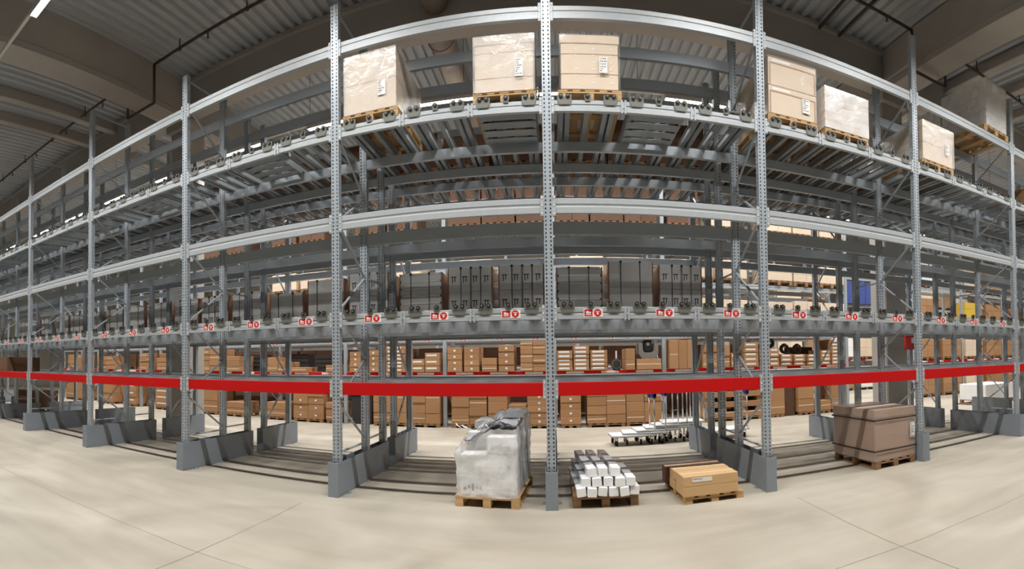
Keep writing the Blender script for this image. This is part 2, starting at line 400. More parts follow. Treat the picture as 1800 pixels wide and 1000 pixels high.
# ------------------------------------------------------------------ front push-back pallet rack
X0, PITCH, Y0 = -0.0512, 2.8, 5.85
ROWS = [0.0, 0.99, 1.75, 2.32, 3.28]           # depth of the five post rows behind the front
FR = list(range(-7, 6))
PW, PD = 0.11, 0.085
def plate(b, u0, u1, z0, z1, cols, put, m, hw=0.017, hh=0.024, pitch=0.05):
    """sheet with columns of punched holes; put(u, z, side) -> point"""
    es = [u0]
    for c in cols: es += [c - hw / 2, c + hw / 2]
    es.append(u1)
    for side in (0, 1):
        for k in range(len(es) - 1):
            if k % 2 == 0:
                q = [put(es[k], z0, side), put(es[k + 1], z0, side), put(es[k + 1], z1, side), put(es[k], z1, side)]
                b.add(q, [(0, 1, 2, 3) if side == 0 else (3, 2, 1, 0)], m)
            else:
                z = z0; vs = []; fs = []
                nn = int((z1 - z0) / pitch)
                for t in range(nn):
                    za = z0 + t * pitch; zb = za + pitch - hh
                    i = len(vs)
                    vs += [put(es[k], za, side), put(es[k + 1], za, side), put(es[k + 1], zb, side), put(es[k], zb, side)]
                    fs.append((i, i + 1, i + 2, i + 3) if side == 0 else (i + 3, i + 2, i + 1, i))
                i = len(vs)
                vs += [put(es[k], z0 + nn * pitch, side), put(es[k + 1], z0 + nn * pitch, side), put(es[k + 1], z1, side), put(es[k], z1, side)]
                fs.append((i, i + 1, i + 2, i + 3) if side == 0 else (i + 3, i + 2, i + 1, i))
                b.add(vs, fs, m)
def post_mesh(h, holes=True):
    b = MB(); m = 'rack_paint'; t = 0.004
    plate(b, -PW / 2, PW / 2, 0, h, [-0.03, 0.03] if holes else [], lambda u, z, s: (u, s * t, z), m)
    for sg in (-1, 1):
        plate(b, 0, PD, 0, h, [0.045] if holes else [], (lambda sg: lambda u, z, s: (sg * (PW / 2 - s * t), u, z))(sg), m)
    b.box(-PW / 2, PW / 2, PD - t, PD, 0, h, m)  # closed back added to keep the inside of the holes dark
    return b.mesh('post')
def beam_mesh(h, length, m, d=0.055, groove=True):
    if groove:
        prof = [(0, 0), (d, 0), (d, h), (0.012, h), (0, h - 0.008), (0, h * 0.62), (0.008, h * 0.57), (0.008, h * 0.45), (0, h * 0.40)]
        prof = list(reversed(prof))
    else:
        prof = [(0.004, 0), (d, 0), (d, h), (0.004, h), (0, h - 0.004), (0, 0.004)]
        prof = list(reversed(prof))
    return MB().prism(prof, -length / 2, length / 2, 'x', m).mesh('load_beam')
def connector_mesh(h, m):
    b = MB().box(-0.004, 0.032, -0.014, 0.03, -0.04, h + 0.03, m, 0.003)
    for z in (-0.01, h * 0.5, h): b.cyl((0.014, -0.02, z), (0.014, -0.012, z), 0.009, 'white_plate', 8)
    return b.mesh('connector')
def sticker_mesh():
    b = MB()
    b.box(-0.118, 0.118, -0.0015, 0, -0.05, 0.05, 'white_plate')
    y = -0.0025
    b.box(-0.108, -0.008, y, -0.0015, -0.041, 0.041, 'sticker_red')
    b.cyl((0.055, -0.0015, 0), (0.055, y, 0), 0.046, 'sticker_red', 18)
    # left mark: a loaded pallet, right mark: a bar over a load
    b.box(-0.085, -0.055, y - 0.001, y, -0.008, 0.022, 'white_plate')
    b.box(-0.05, -0.03, y - 0.001, y, -0.008, 0.012, 'white_plate')
    b.box(-0.09, -0.026, y - 0.001, y, -0.026, -0.016, 'white_plate')
    b.box(0.03, 0.08, y - 0.001, y, 0.012, 0.02, 'white_plate')
    b.box(0.044, 0.066, y - 0.001, y, -0.02, 0.006, 'white_plate')
    return b.mesh('sticker')
def rail_mesh(double, L):
    b = MB()
    for dx in ((-0.045, 0.045) if double else (0.0,)):
        w = 0.03
        b.box(dx - w, dx + w, 0, L, 0.0, 0.006, 'rail_steel')
        b.box(dx - w, dx - w + 0.005, 0, L, 0.006, 0.085, 'rail_steel')
        b.box(dx + w - 0.005, dx + w, 0, L, 0.006, 0.085, 'rail_steel')
        b.box(dx - w - 0.012, dx - w, 0, L, 0.079, 0.085, 'rail_steel')
        b.box(dx + w, dx + w + 0.012, 0, L, 0.079, 0.085, 'rail_steel')
    if double: b.box(-0.075, 0.075, 0.02, 0.06, -0.004, 0.0, 'rail_steel').box(-0.075, 0.075, L - 0.06, L - 0.02, -0.004, 0, 'rail_steel')
    return b.mesh('rail')
def bracket_mesh(double):
    w = 0.088 if double else 0.042
    lo = -0.02 if double else 0.025
    prof = [(-w, 0.10), (-w, lo + 0.05), (-w * 0.72, lo), (w * 0.72, lo), (w, lo + 0.05), (w, 0.10), (w * 0.6, 0.10), (w * 0.45, 0.075), (-w * 0.45, 0.075), (-w * 0.6, 0.10)]
    b = MB().prism(prof, -0.012, -0.004, 'y', 'bracket_grey')
    return b.mesh('bracket')
def cart_mesh():
    b = MB()
    for y in (0.0, 0.22, 0.44, 0.66): b.box(-0.36, 0.36, y, y + 0.17, -0.045, -0.038, 'rail_steel')
    b.box(-0.36, -0.32, 0, 0.83, -0.038, -0.003, 'rail_steel').box(0.32, 0.36, 0, 0.83, -0.038, -0.003, 'rail_steel').box(-0.32, 0.32, 0.8, 0.83, -0.038, -0.003, 'rail_steel')
    return b.mesh('cart_tray')
def roller_mesh():
    return MB().cyl((0, -0.02, 0), (0, 0.03, 0), 0.026, 'black_rubber', 12).cyl((0, -0.024, 0), (0, -0.02, 0), 0.012, 'bracket_grey', 8).mesh('roller')

rack = thing('pallet_rack', 'long grey push-back pallet rack with red front beam, filling the foreground', 'pallet rack', (X0, Y0, 0))
tops = {}
for i in FR:
    tops[i] = 7.22 if i <= -3 else (6.70 if i <= 1 else 7.12)
def frame_top(i, r):
    if r == 0: return tops[i]
    return 7.22 if i <= -3 else (6.75 if i <= 2 else 6.45)
for i in FR:
    for r, dy in enumerate(ROWS):
        h = frame_top(i, r)
        ob('post', cached(('post', h), lambda: post_mesh(h)), rack, (i * PITCH, dy, 0))
# bracing of the frames
def brace_mesh(dy, dz):
    b = MB(); b.bar((0, 0, 0), (0, dy, dz), 0.03, 0.022, 'rack_paint')
    b.cyl((-0.02, 0, 0), (0.02, 0, 0), 0.012, 'rack_paint', 6).cyl((-0.02, dy, dz), (0.02, dy, dz), 0.012, 'rack_paint', 6)
    return b.mesh('brace')
dAB = ROWS[1] - PD - 0.0; dDE = ROWS[4] - ROWS[3] - PD; dBC = ROWS[2] - ROWS[1] - PD
for i in FR:
    zt = min(frame_top(i, 0), frame_top(i, 1))
    z = 0.52; up = False
    ob('brace', cached('hAB', lambda: brace_mesh(dAB, 0)), rack, (i * PITCH, PD, 0.56))
    z = 0.62; k = 0
    while z + 0.6 < zt:
        if k % 2 == 0: ob('brace', cached('uAB', lambda: brace_mesh(dAB, -0.58)), rack, (i * PITCH, PD, z + 0.6))
        else: ob('brace', cached('dAB', lambda: brace_mesh(dAB, 0.58)), rack, (i * PITCH, PD, z))
        z += 0.62; k += 1
    ob('brace', cached('hAB', None), rack, (i * PITCH, PD, zt - 0.06))
    for z in (0.6, 3.1, 5.6): ob('brace', cached('hBC', lambda: brace_mesh(dBC, 0)), rack, (i * PITCH, ROWS[1] + PD, z))
    z = 0.55; k = 0
    while z + 0.9 < frame_top(i, 4):
        if k % 2 == 0: ob('brace', cached('uDE', lambda: brace_mesh(dDE, 0.85)), rack, (i * PITCH, ROWS[3] + PD, z))
        else: ob('brace', cached('dDE', lambda: brace_mesh(dDE, -0.85)), rack, (i * PITCH, ROWS[3] + PD, z + 0.88))
        z += 0.9; k += 1
# beams: (front bottom, height, front material, rear drop, what it is)
LEVELS = [(1.35, 0.165, 'red_paint', 0.0, False), (2.285, 0.145, 'galvanised', 0.07, True), (3.585, 0.185, 'galvanised', 0.0, False), (4.845, 0.14, 'galvanised', 0.065, True), (6.0, 0.16, 'galvanised', -0.17, False)]
BL = PITCH - PW - 0.006
LANES = [-0.897, 0.0, 0.897]
for i in FR[:-1]:
    cx = (i + 0.5) * PITCH
    for lv, (zb, h, fm, drop, push) in enumerate(LEVELS):
        for r, dy in enumerate(ROWS):
            m = fm if r == 0 else 'rack_paint'
            zz = zb - (drop if (r and not (lv == 4 and i >= 2)) else 0)
            g = (m == 'galvanised')
            if r >= 2 and lv == 2: h_, zz = 0.14, zz + 0.02
            else: h_ = h
            o = ob('load_beam', cached(('beam', h_, m, g), lambda: beam_mesh(h_, BL, m, 0.055, g)), rack, (cx, dy + 0.012, zz))
            if r == 0:
                if lv == 0: o['label'] = 'bright red front beam'
                cm = 'galvanised'
                for sg in (-1, 1):
                    ob('connector', cached(('conn', h), lambda: connector_mesh(h, 'galvanised')), o, (sg * (BL / 2 - 0.017) - 0.014, 0, 0))
                if lv == 1:
                    for lx in LANES:
                        s = ob('sticker', cached('sticker', sticker_mesh), o, (lx + 0.03, -0.001, h * 0.5))
                        s['label'] = 'pair of red and white pictogram stickers'
                if push:
                    for lx in (-0.4485, 0.4485):
                        ob('splice_plate', cached('splice', lambda: MB().box(-0.035, -0.012, -0.012, 0, -0.02, 0.15, 'galvanised', 0.003).box(0.012, 0.035, -0.012, 0, -0.02, 0.15, 'galvanised', 0.003).box(-0.012, 0.012, -0.006, 0, 0.045, 0.085, 'galvanised').mesh('splice_plate')), o, (lx, 0, 0))
        if push:
            RL = ROWS[4] + 0.1 - 0.03
            for lx in LANES:
                for dx, dbl in ((-0.285, True), (0, False), (0.285, True)):
                    rl = ob('rail', cached(('rail', dbl), lambda: rail_mesh(dbl, RL)), rack, (cx + lx + dx, 0.07, zb + h - drop + 0.001))
                    br = ob('bracket', cached(('br', dbl), lambda: bracket_mesh(dbl)), rl, (0, -0.06, 0.02))
                    for rx_ in ((-0.042, 0.042) if dbl else (0.0,)):
                        ob('roller', cached('roller', roller_mesh), rl, (rx_, -0.07, 0.105))
            for lx in LANES:
                if lv == 1 or random.random() < 0.72: continue
                ob('cart_tray', cached('cart', cart_mesh), rack, (cx + lx, 0.085, zb + h - drop))

# guards around the rack feet
def guard_mesh(L, ends):
    w, t, h = 0.074, 0.008, 0.455
    return w, t, h
def guard(i, y0, y1, label):
    w, t, h = 0.074, 0.008, 0.455
    L = y1 - y0
    g = thing('rack_guard', label, 'guard', (X0 + i * PITCH, y0, 0), 0, 'grey guards at the rack feet')
    ob('front_plate', cached('gfront', lambda: MB().box(-w, w, 0, t, 0, h, 'guard_paint', 0.002).mesh('front_plate')), g)
    ob('back_plate', cached('gfront', None), g, (0, L - t, 0))
    for sg in (-1, 1):
        ob('side_plate', cached(('gside', round(L, 2), sg), lambda: MB().box(min(sg * w, sg * (w - t)), max(sg * w, sg * (w - t)), t, L - t, 0.004, h, 'guard_paint', 0.002).mesh('side_plate')), g)
        for yy in (0.3, L / 2, L - 0.25):
            ob('anchor_foot', cached(('anch', sg), lambda: MB().box(min(sg * w, sg * (w + 0.05)), max(sg * w, sg * (w + 0.05)), -0.04, 0.04, 0, 0.008, 'guard_paint').cyl((sg * (w + 0.028), 0, 0.008), (sg * (w + 0.028), 0, 0.022), 0.01, 'galvanised', 8).mesh('anchor_foot')), g, (0, yy, 0))
def nth_post(i):
    if i == 0: return 'the centre upright'
    return 'the %s upright %s of centre' % (NTH[abs(i) - 1], 'left' if i < 0 else 'right')
for i in FR:
    guard(i, 5.745, 7.74, 'grey steel floor guard at the front foot of ' + nth_post(i))
    guard(i, 8.06, 9.45, 'grey steel floor guard at the rear foot behind ' + nth_post(i))

# ------------------------------------------------------------------ pallets
def pallet(label, loc, rz, Wd=0.8, Dp=1.2, H=0.144, wood='pallet_wood', group=None):
    """wooden pallet with boards and blocks as parts; short side W faces -Y, origin at the middle of its base"""
    p = thing('wooden_pallet', label, 'pallet', loc, rz, group)
    tb = 0.022; bh = H - 3 * tb
    bw = 0.12
    ys = [-Dp / 2 + bw / 2, 0, Dp / 2 - bw / 2]; xs = [-Wd / 2 + 0.05, 0, Wd / 2 - 0.05]
    for x in xs: ob('base_board', cached(('bb', Dp, tb, wood), lambda: MB().box(-0.05, 0.05, -Dp / 2, Dp / 2, 0, tb, wood, 0.003).mesh('base_board')), p, (x, 0, 0))
    for x in xs:
        for y in ys: ob('block', cached(('blk', bh, wood), lambda: MB().box(-0.05, 0.05, -0.06, 0.06, 0, bh, wood, 0.004).mesh('block')), p, (x, y, tb))
    for y in ys: ob('cross_board', cached(('cb', Wd, tb, wood), lambda: MB().box(-Wd / 2, Wd / 2, -bw / 2, bw / 2, 0, tb, wood, 0.003).mesh('cross_board')), p, (0, y, tb + bh))
    n = 5
    for k in range(n):
        x = -Wd / 2 + 0.06 + k * (Wd - 0.12) / (n - 1)
        ob('deck_board', cached(('db', Dp, tb, wood, k % 2), lambda: MB().box(-0.06 if k % 2 == 0 else -0.048, 0.06 if k % 2 == 0 else 0.048, -Dp / 2, Dp / 2, 0, tb, wood, 0.003).mesh('deck_board')), p, (x, 0, 2 * tb + bh))
    return p
def far_pallet_mesh(Wd, Dp, H=0.13, wood='pallet_dark'):
    b = MB(); tb = 0.022
    for x in (-Wd / 2 + 0.05, 0, Wd / 2 - 0.05):
        b.box(x - 0.05, x + 0.05, 0, Dp, 0, tb, wood)
        for y in (0.06, Dp / 2, Dp - 0.06): b.box(x - 0.05, x + 0.05, y - 0.06, y + 0.06, tb, H - 2 * tb, wood)
    for y in (0.06, Dp / 2, Dp - 0.06): b.box(-Wd / 2, Wd / 2, y - 0.06, y + 0.06, H - 2 * tb, H - tb, wood)
    for k in range(5):
        x = -Wd / 2 + 0.06 + k * (Wd - 0.12) / 4
        b.box(x - 0.055, x + 0.055, 0, Dp, H - tb, H, wood)
    return b.mesh('wooden_pallet')
def far_pallet(label, x, y, z, Wd, Dp, wood='pallet_dark', group=None, H=0.13):
    Wd = math.floor(Wd * 10 + 1e-6) / 10
    return thing('wooden_pallet', label, 'pallet', (x, y, z), 0, group, cached(('fp', Wd, Dp, wood, H), lambda: far_pallet_mesh(Wd, Dp, H, wood)))

# white paper label with print lines
def paper_label(w, h, seed=0):
    rnd = random.Random(seed)
    b = MB().box(-w / 2, w / 2, -0.002, 0, -h / 2, h / 2, 'white_plate')
    z = h / 2 - 0.012
    while z > -h / 2 + 0.02:
        hh = rnd.choice((0.006, 0.01, 0.018)); ww = rnd.uniform(0.4, 0.85) * w
        x = -w / 2 + 0.01
        if hh > 0.015:
            while x < w / 2 - 0.02:
                bw = rnd.uniform(0.003, 0.01); b.box(x, x + bw, -0.003, -0.002, z - hh, z, 'ink'); x += bw + rnd.uniform(0.004, 0.01)
        else: b.box(x, x + ww - 0.02 if ww > 0.05 else x + 0.02, -0.003, -0.002, z - hh, z, 'ink')
        z -= hh + 0.016
    return b.mesh('label')

def shell(w, d, h, m, seed=0, amp=0.006, nx=10, nz=10, top=True):
    """crinkled film skin round a box standing on z=0, centred in x, front at y=0"""
    rnd = random.Random(seed); b = MB()
    def grid(o, u, v, nu, nv, nrm):
        vs = []; o, u, v, nrm = map(Vector, (o, u, v, nrm))
        for jv in range(nv + 1):
            for iu in range(nu + 1):
                e = 0 if iu in (0, nu) or jv in (0, nv) else rnd.uniform(-amp, amp)
                vs.append(o + u * iu / nu + v * jv / nv + nrm * (0.004 + e + amp))
        fs = [(a + r * (nu + 1), a + 1 + r * (nu + 1), a + 1 + (r + 1) * (nu + 1), a + (r + 1) * (nu + 1)) for r in range(nv) for a in range(nu)]
        b.add(vs, fs, m)
    g = 0.004
    grid((-w / 2 - g, 0, 0), (w + 2 * g, 0, 0), (0, 0, h), nx, nz, (0, -1, 0))
    grid((w / 2, -g, 0), (0, d + 2 * g, 0), (0, 0, h), nx, nz, (1, 0, 0))
    grid((w / 2 + g, d, 0), (-w - 2 * g, 0, 0), (0, 0, h), nx, nz, (0, 1, 0))
    grid((-w / 2, d + g, 0), (0, -d - 2 * g, 0), (0, 0, h), nx, nz, (-1, 0, 0))
    if top: grid((-w / 2, 0, h), (w, 0, 0), (0, d, 0), nx, nx, (0, 0, 1))
    return b.mesh('stretch_wrap', True)

# ------------------------------------------------------------------ floor loads in the front rack
# 1. milky wrapped load with torn film on its top
pallet('pale wooden pallet under the white wrapped load left of centre', (-0.79, 6.42, 0), R(-5))
ld = thing('wrapped_load', 'white film wrapped cartons with torn film on top, on floor pallet left of centre', 'wrapped load', (-0.79, 6.42, 0.144), R(-5))
rows_c = [(0.0, 0.25), (0.25, 0.50), (0.50, 0.72)]
for zi, (za, zb) in enumerate(rows_c):
    for cxi in range(2):
        for cyi in range(3):
            if zi == 2 and cxi == 0 and cyi == 0: continue
            tp = zb + (0.1 if (zi == 2 and cyi == 2) else 0)
            c = ob('carton', cached(('wc', round(tp - za, 2)), lambda: MB().box(-0.172, 0.172, -0.188, 0.188, 0.002, tp - za - 0.002, 'white_pack', 0.008).mesh('carton')), ld, (-0.175 + cxi * 0.35, -0.38 + cyi * 0.38, za))
            if cyi == 0:
                def stencil():
                    q = MB()
                    for k in range(5): q.box(-0.12 + k * 0.05, -0.09 + k * 0.05, -0.1895, -0.188, 0.06 + (k % 2) * 0.02, 0.1 + (k % 3) * 0.02, 'grey_plastic')
                    return q.mesh('print')
                ob('print', cached('wprint', stencil), c)
# the film: front slumps down at the upper left
def film1():
    b = MB(); rnd = random.Random(3)
    W2, D2 = 0.362, 0.585
    def top_z(x, y):
        t = (x + W2) / (2 * W2); s = (y + D2) / (2 * D2)
        return 0.56 + 0.24 * min(1, t * 1.6) * (1 - 0.25 * s) + 0.17 * s
    path = []
    n = 14
    for k in range(n): path.append((-W2 + 2 * W2 * k / n, -D2))
    for k in range(20): path.append((W2, -D2 + 2 * D2 * k / 20))
    for k in range(n): path.append((W2 - 2 * W2 * k / n, D2))
    for k in range(20): path.append((-W2, D2 - 2 * D2 * k / 20))
    N = len(path); vs = []; lv = 14
    for q in range(lv + 1):
        for (x, y) in path:
            f = q / lv; tz = top_z(x, y)
            o = 0.008 + rnd.uniform(0, 0.012) + (0.02 * math.sin(f * 22 + x * 9) ** 2 * 0.5)
            if q in (10, 11): o += 0.012
            if f > 0.8 and x < -0.1: o += 0.04 * rnd.random()
            l = math.hypot(x, y); s = 1 + o / 0.45
            vs.append((x * s, y * (1 + o / 0.6), -0.02 + f * (tz + 0.02) + (rnd.uniform(-0.02, 0.035) if q == lv else 0)))
    fs = [(q * N + k, q * N + (k + 1) % N, (q + 1) * N + (k + 1) % N, (q + 1) * N + k) for q in range(lv) for k in range(N)]
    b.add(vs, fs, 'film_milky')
    return b.mesh('stretch_wrap', True)
ob('stretch_wrap', film1(), ld)
def ragged(seed, w, d, mname, lift):
    rnd = random.Random(seed); b = MB(); nx, ny = 13, 17; vs = []
    for jy in range(ny + 1):
        for ix in range(nx + 1):
            u, v = ix / nx - 0.5, jy / ny - 0.5
            edge = max(abs(u), abs(v)) * 2
            t = u + 0.5; s_ = v + 0.5
            z = 0.57 + 0.24 * min(1, t * 1.6) * (1 - 0.25 * s_) + 0.17 * s_ + lift
            vs.append((u * w + rnd.uniform(-0.014, 0.014), v * d + rnd.uniform(-0.014, 0.014), z + rnd.uniform(-0.02, 0.035) + (0.06 * rnd.random() if edge > 0.9 else 0)))
    fs = [(a + r * (nx + 1), a + 1 + r * (nx + 1), a + 1 + (r + 1) * (nx + 1), a + (r + 1) * (nx + 1)) for r in range(ny) for a in range(nx)]
    b.add(vs, fs, mname)
    return b.mesh('torn_film', True)
o = ob('torn_film', ragged(5, 0.70, 0.95, 'film_grey', 0.0), ld, (0.0, 0.10, 0.0)); o['label'] = 'crumpled grey film lying torn on top'
def shreds():
    rnd = random.Random(9); b = MB()
    for k in range(22):
        x, y = rnd.uniform(-0.34, 0.3), rnd.uniform(-0.35, 0.45); z = 0.72 + 0.14 * (y + 0.5)
        a = rnd.uniform(0, 6.28); l = rnd.uniform(0.06, 0.2)
        p = [Vector((x, y, z))]
        for q in range(4): p.append(p[-1] + Vector((math.cos(a) * l / 4, math.sin(a) * l / 4, rnd.uniform(-0.015, 0.045)))); a += rnd.uniform(-0.5, 0.5)
        wd = rnd.uniform(0.02, 0.06)
        for a_, c_ in zip(p[:-1], p[1:]):
            t = Vector((-(c_ - a_).y, (c_ - a_).x, 0)).normalized() * wd / 2
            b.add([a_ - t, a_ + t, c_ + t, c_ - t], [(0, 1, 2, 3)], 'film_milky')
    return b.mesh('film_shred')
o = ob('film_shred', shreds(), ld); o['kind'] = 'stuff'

# 2. pallet with long film wrapped profiles, white end caps to the front
pallet('wooden pallet carrying the film wrapped profiles, right of centre upright', (0.60, 6.43, 0), R(0), wood='pallet_dark')
def profile_mesh(L, w):
    b = MB(); rnd = random.Random(int(L * 100)); h = w / 2
    n = 10; vs = []
    for q in range(n + 1):
        y = q * L / n; e = 0.004
        for (sx, sz) in ((-1, -1), (1, -1), (1, 1), (-1, 1)):
            vs.append((sx * (h + rnd.uniform(-e, e)), y, h + sz * (h + rnd.uniform(-e, e))))
    fs = [(q * 4 + k, q * 4 + (k + 1) % 4, (q + 1) * 4 + (k + 1) % 4, (q + 1) * 4 + k) for q in range(n) for k in range(4)] + [(3, 2, 1, 0), (n * 4, n * 4 + 1, n * 4 + 2, n * 4 + 3)]
    b.add(vs, fs, 'film_grey')
    return b.mesh('bar')
def cap_mesh(w):
    h = w / 2 + 0.006
    return MB().box(-h, h, -0.03, 0.17, h - 0.006 - h, 2 * h - 0.006, 'white_pack', 0.008).mesh('end_cap')
PROF = [(-0.30, 0.0, 0, 3), (-0.17, -0.02, 0, 3), (-0.04, 0.01, 0, 2.5), (0.09, -0.01, 0, 2.5), (0.22, -0.03, 0, 2), (0.35, 0.02, 0, 2),
        (-0.24, 0.03, 1, 4), (-0.11, 0.02, 1, 3.5), (0.03, 0.03, 1, 3), (0.17, -0.02, 1, 2.5), (0.30, 0.0, 1, 2), (-0.17, 0.05, 2, 5), (-0.03, 0.06, 2, 4), (0.12, 0.04, 2, 3)]
LAY = ['bottom', 'middle', 'top']
cnt = {0: 0, 1: 0, 2: 0}
for (px_, py_, lay, ang) in PROF:
    cnt[lay] += 1
    nm = NTH[cnt[lay] - 1]
    o = thing('wrapped_profile', 'grey film wrapped long profile with white end cap, %s layer, %s from left' % (LAY[lay], nm), 'profile', (0.60 + px_, 5.80 + py_, 0.146 + lay * 0.113), R(ang), 'film wrapped profiles on the floor pallet')
    roll = random.choice((0, 0, 3, -4, 6, -6)); c_, s_ = math.cos(R(roll)), math.sin(R(roll))
    pr = (-0.05 * s_ * 1, 0, 0.05 - 0.05 * c_ + abs(s_) * 0.03)
    ob('bar', cached('prof', lambda: profile_mesh(1.22, 0.1)), o, pr, (0, R(roll), 0))
    ob('end_cap', cached('cap', lambda: cap_mesh(0.1)), o, pr, (0, R(roll), 0))

# 3. low pallet with flat brown cartons
pallet('low wooden pallet under flat brown cartons, left of first right upright', (1.92, 6.16, 0), R(2), 0.78, 0.94, 0.095, 'pallet_wood')
def flat_box(name, label, loc, rz, w, d, h, m='cardboard_light', lab=False, strap=False):
    o = thing('carton', label, 'carton', loc, rz, None, MB().box(-w / 2, w / 2, 0, d, 0, h, m, 0.005).mesh('carton'))
    ob('tape', MB().box(-w / 2 - 0.001, w / 2 + 0.001, d / 2 - 0.02, d / 2 + 0.02, h - 0.0005, h + 0.0008, 'cardboard_tan').mesh('tape'), o)
    if lab: ob('label', paper_label(0.26, 0.05, 4), o, (-0.12, -0.0005, h * 0.62))
    return o
flat_box('c', 'lower front flat brown carton on the low floor pallet', (1.885, 5.67, 0.095), R(2), 0.72, 0.34, 0.122)
flat_box('c', 'upper front flat brown carton with white print label on low pallet', (1.885, 5.67, 0.218), R(2), 0.72, 0.34, 0.122, lab=True)
flat_box('c', 'lower middle flat brown carton behind the labelled one on low pallet', (1.875, 6.035, 0.095), R(2), 0.74, 0.25, 0.122)
flat_box('c', 'upper middle flat brown carton behind the labelled one on low pallet', (1.875, 6.035, 0.218), R(2), 0.74, 0.25, 0.122)
flat_box('c', 'rearmost darker brown carton at back of the low floor pallet', (1.86, 6.31, 0.095), R(2), 0.78, 0.26, 0.23, 'cardboard_dark')

# 4. strapped brown box at the right
pallet('wooden pallet under the strapped brown box at right', (4.99, 6.44, 0), R(1.2), 0.84, 1.12, 0.12, 'pallet_dark')
bx = thing('wrapped_load', 'big brown strapped carton in glossy film on floor pallet at right', 'wrapped load', (5.0, 5.885, 0.12), R(2))
w_, d_, h_ = 0.87, 1.10, 0.80
ob('carton', MB().box(-w_ / 2, w_ / 2, 0, d_, 0, h_, 'cardboard_wrapped', 0.01).mesh('carton'), bx)
for z in (0.15, 0.63):
    e0, e1 = w_ / 2 + 0.021, w_ / 2 + 0.017
    ob('strap', cached('strap4', lambda: MB().box(-e0, e0, -0.021, -0.017, 0, 0.02, 'strap').box(-e0, e0, d_ + 0.017, d_ + 0.021, 0, 0.02, 'strap').box(-e0, -e1, -0.021, d_ + 0.021, 0, 0.02, 'strap').box(e1, e0, -0.021, d_ + 0.021, 0, 0.02, 'strap').mesh('strap')), bx, (0, 0, z))
ob('label', paper_label(0.105, 0.24, 8), bx, (0.36, -0.019, 0.42))
ob('lid_board', MB().box(-w_ / 2 - 0.004, w_ / 2 + 0.004, -0.004, d_ + 0.004, h_ - 0.13, h_ + 0.004, 'cardboard_wrapped', 0.006).mesh('lid_board'), bx)
ob('top_tape', MB().box(-w_ / 2, w_ / 2, 0.42, 0.50, h_ + 0.005, h_ + 0.008, 'cardboard_tan').mesh('top_tape'), bx)
ob('stretch_wrap', shell(w_, d_, h_ + 0.006, 'film_thin', 2, 0.004, 12, 10), bx)

# ------------------------------------------------------------------ loads on the upper push-back level
ZU = 5.022
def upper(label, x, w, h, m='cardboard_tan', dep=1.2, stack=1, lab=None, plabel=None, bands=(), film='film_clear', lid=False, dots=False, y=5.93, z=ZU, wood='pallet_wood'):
    far_or_near = pallet(plabel, (x, y + 0.6, z), 0, 0.8, 1.2, 0.125, wood)
    o = thing('wrapped_load', label, 'wrapped load', (x, y, z + 0.125))
    hh = h / stack
    for s in range(stack):
        ob('carton', MB().box(-w / 2, w / 2, 0, dep, 0.002, hh - 0.002, m, 0.008).mesh('carton'), o, (0, 0, s * hh))
        if stack == 2:
            f = MB()
            f.box(-w / 2 + 0.02, w / 2 - 0.02, -0.004, 0, hh - 0.09, hh - 0.075, 'cardboard').box(-w / 2 + 0.02, -w / 2 + 0.035, -0.004, 0, 0.02, hh - 0.09, 'cardboard').box(w / 2 - 0.035, w / 2 - 0.02, -0.004, 0, 0.02, hh - 0.09, 'cardboard')
            ob('edge_tape', f.mesh('edge_tape'), o, (0, 0, s * hh))
            ob('label', paper_label(0.28, 0.032, 20 + s), o, (-w / 2 + 0.2, -0.0005, s * hh + hh - 0.045))
    if lid: ob('lid', MB().box(-w / 2 - 0.012, w / 2 + 0.012, -0.012, dep + 0.012, h - 0.10, h + 0.006, m, 0.006).mesh('lid'), o)
    for zz in bands: ob('band', MB().box(-w / 2 - 0.003, w / 2 + 0.003, -0.003, dep + 0.003, zz - 0.004, zz + 0.004, 'cardboard').mesh('band'), o)
    if dots:
        for cx in (-0.17, 0.05, 0.27):
            for k in range(7): ob('dot', cached('dot', lambda: MB().box(-0.012, 0.012, -0.003, 0, -0.01, 0.01, 'white_plate').mesh('dot')), o, (cx, -0.0005, 0.09 + k * 0.085))
    if lab: ob('label', paper_label(lab[2], lab[3], lab[4]), o, (lab[0], -0.033 if lid else -0.018, lab[1]))
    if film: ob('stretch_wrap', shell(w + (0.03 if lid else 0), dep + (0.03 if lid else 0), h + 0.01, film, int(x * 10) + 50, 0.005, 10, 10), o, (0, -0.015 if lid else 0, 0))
    return o
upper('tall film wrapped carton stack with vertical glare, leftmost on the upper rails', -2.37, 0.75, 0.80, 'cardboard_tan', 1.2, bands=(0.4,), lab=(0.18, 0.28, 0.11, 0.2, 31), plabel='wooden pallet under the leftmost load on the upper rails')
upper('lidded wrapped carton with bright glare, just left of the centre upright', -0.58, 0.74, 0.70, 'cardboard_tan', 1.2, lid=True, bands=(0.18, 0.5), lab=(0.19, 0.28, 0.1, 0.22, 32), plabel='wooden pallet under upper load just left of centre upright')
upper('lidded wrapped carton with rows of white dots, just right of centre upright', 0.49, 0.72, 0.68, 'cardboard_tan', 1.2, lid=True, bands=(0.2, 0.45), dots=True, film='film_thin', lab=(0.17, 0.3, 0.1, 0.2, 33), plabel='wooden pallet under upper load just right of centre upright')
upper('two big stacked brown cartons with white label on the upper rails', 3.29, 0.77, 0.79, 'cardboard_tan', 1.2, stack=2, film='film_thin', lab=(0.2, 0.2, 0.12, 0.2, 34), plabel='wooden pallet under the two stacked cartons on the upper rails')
upper('film wrapped low load with strong glare beside the two stacked cartons', 4.22, 0.80, 0.60, 'cardboard_tan', 1.2, bands=(0.12, 0.24, 0.36, 0.48), film='film_milky', plabel='wooden pallet under the glaring load on the upper rails')
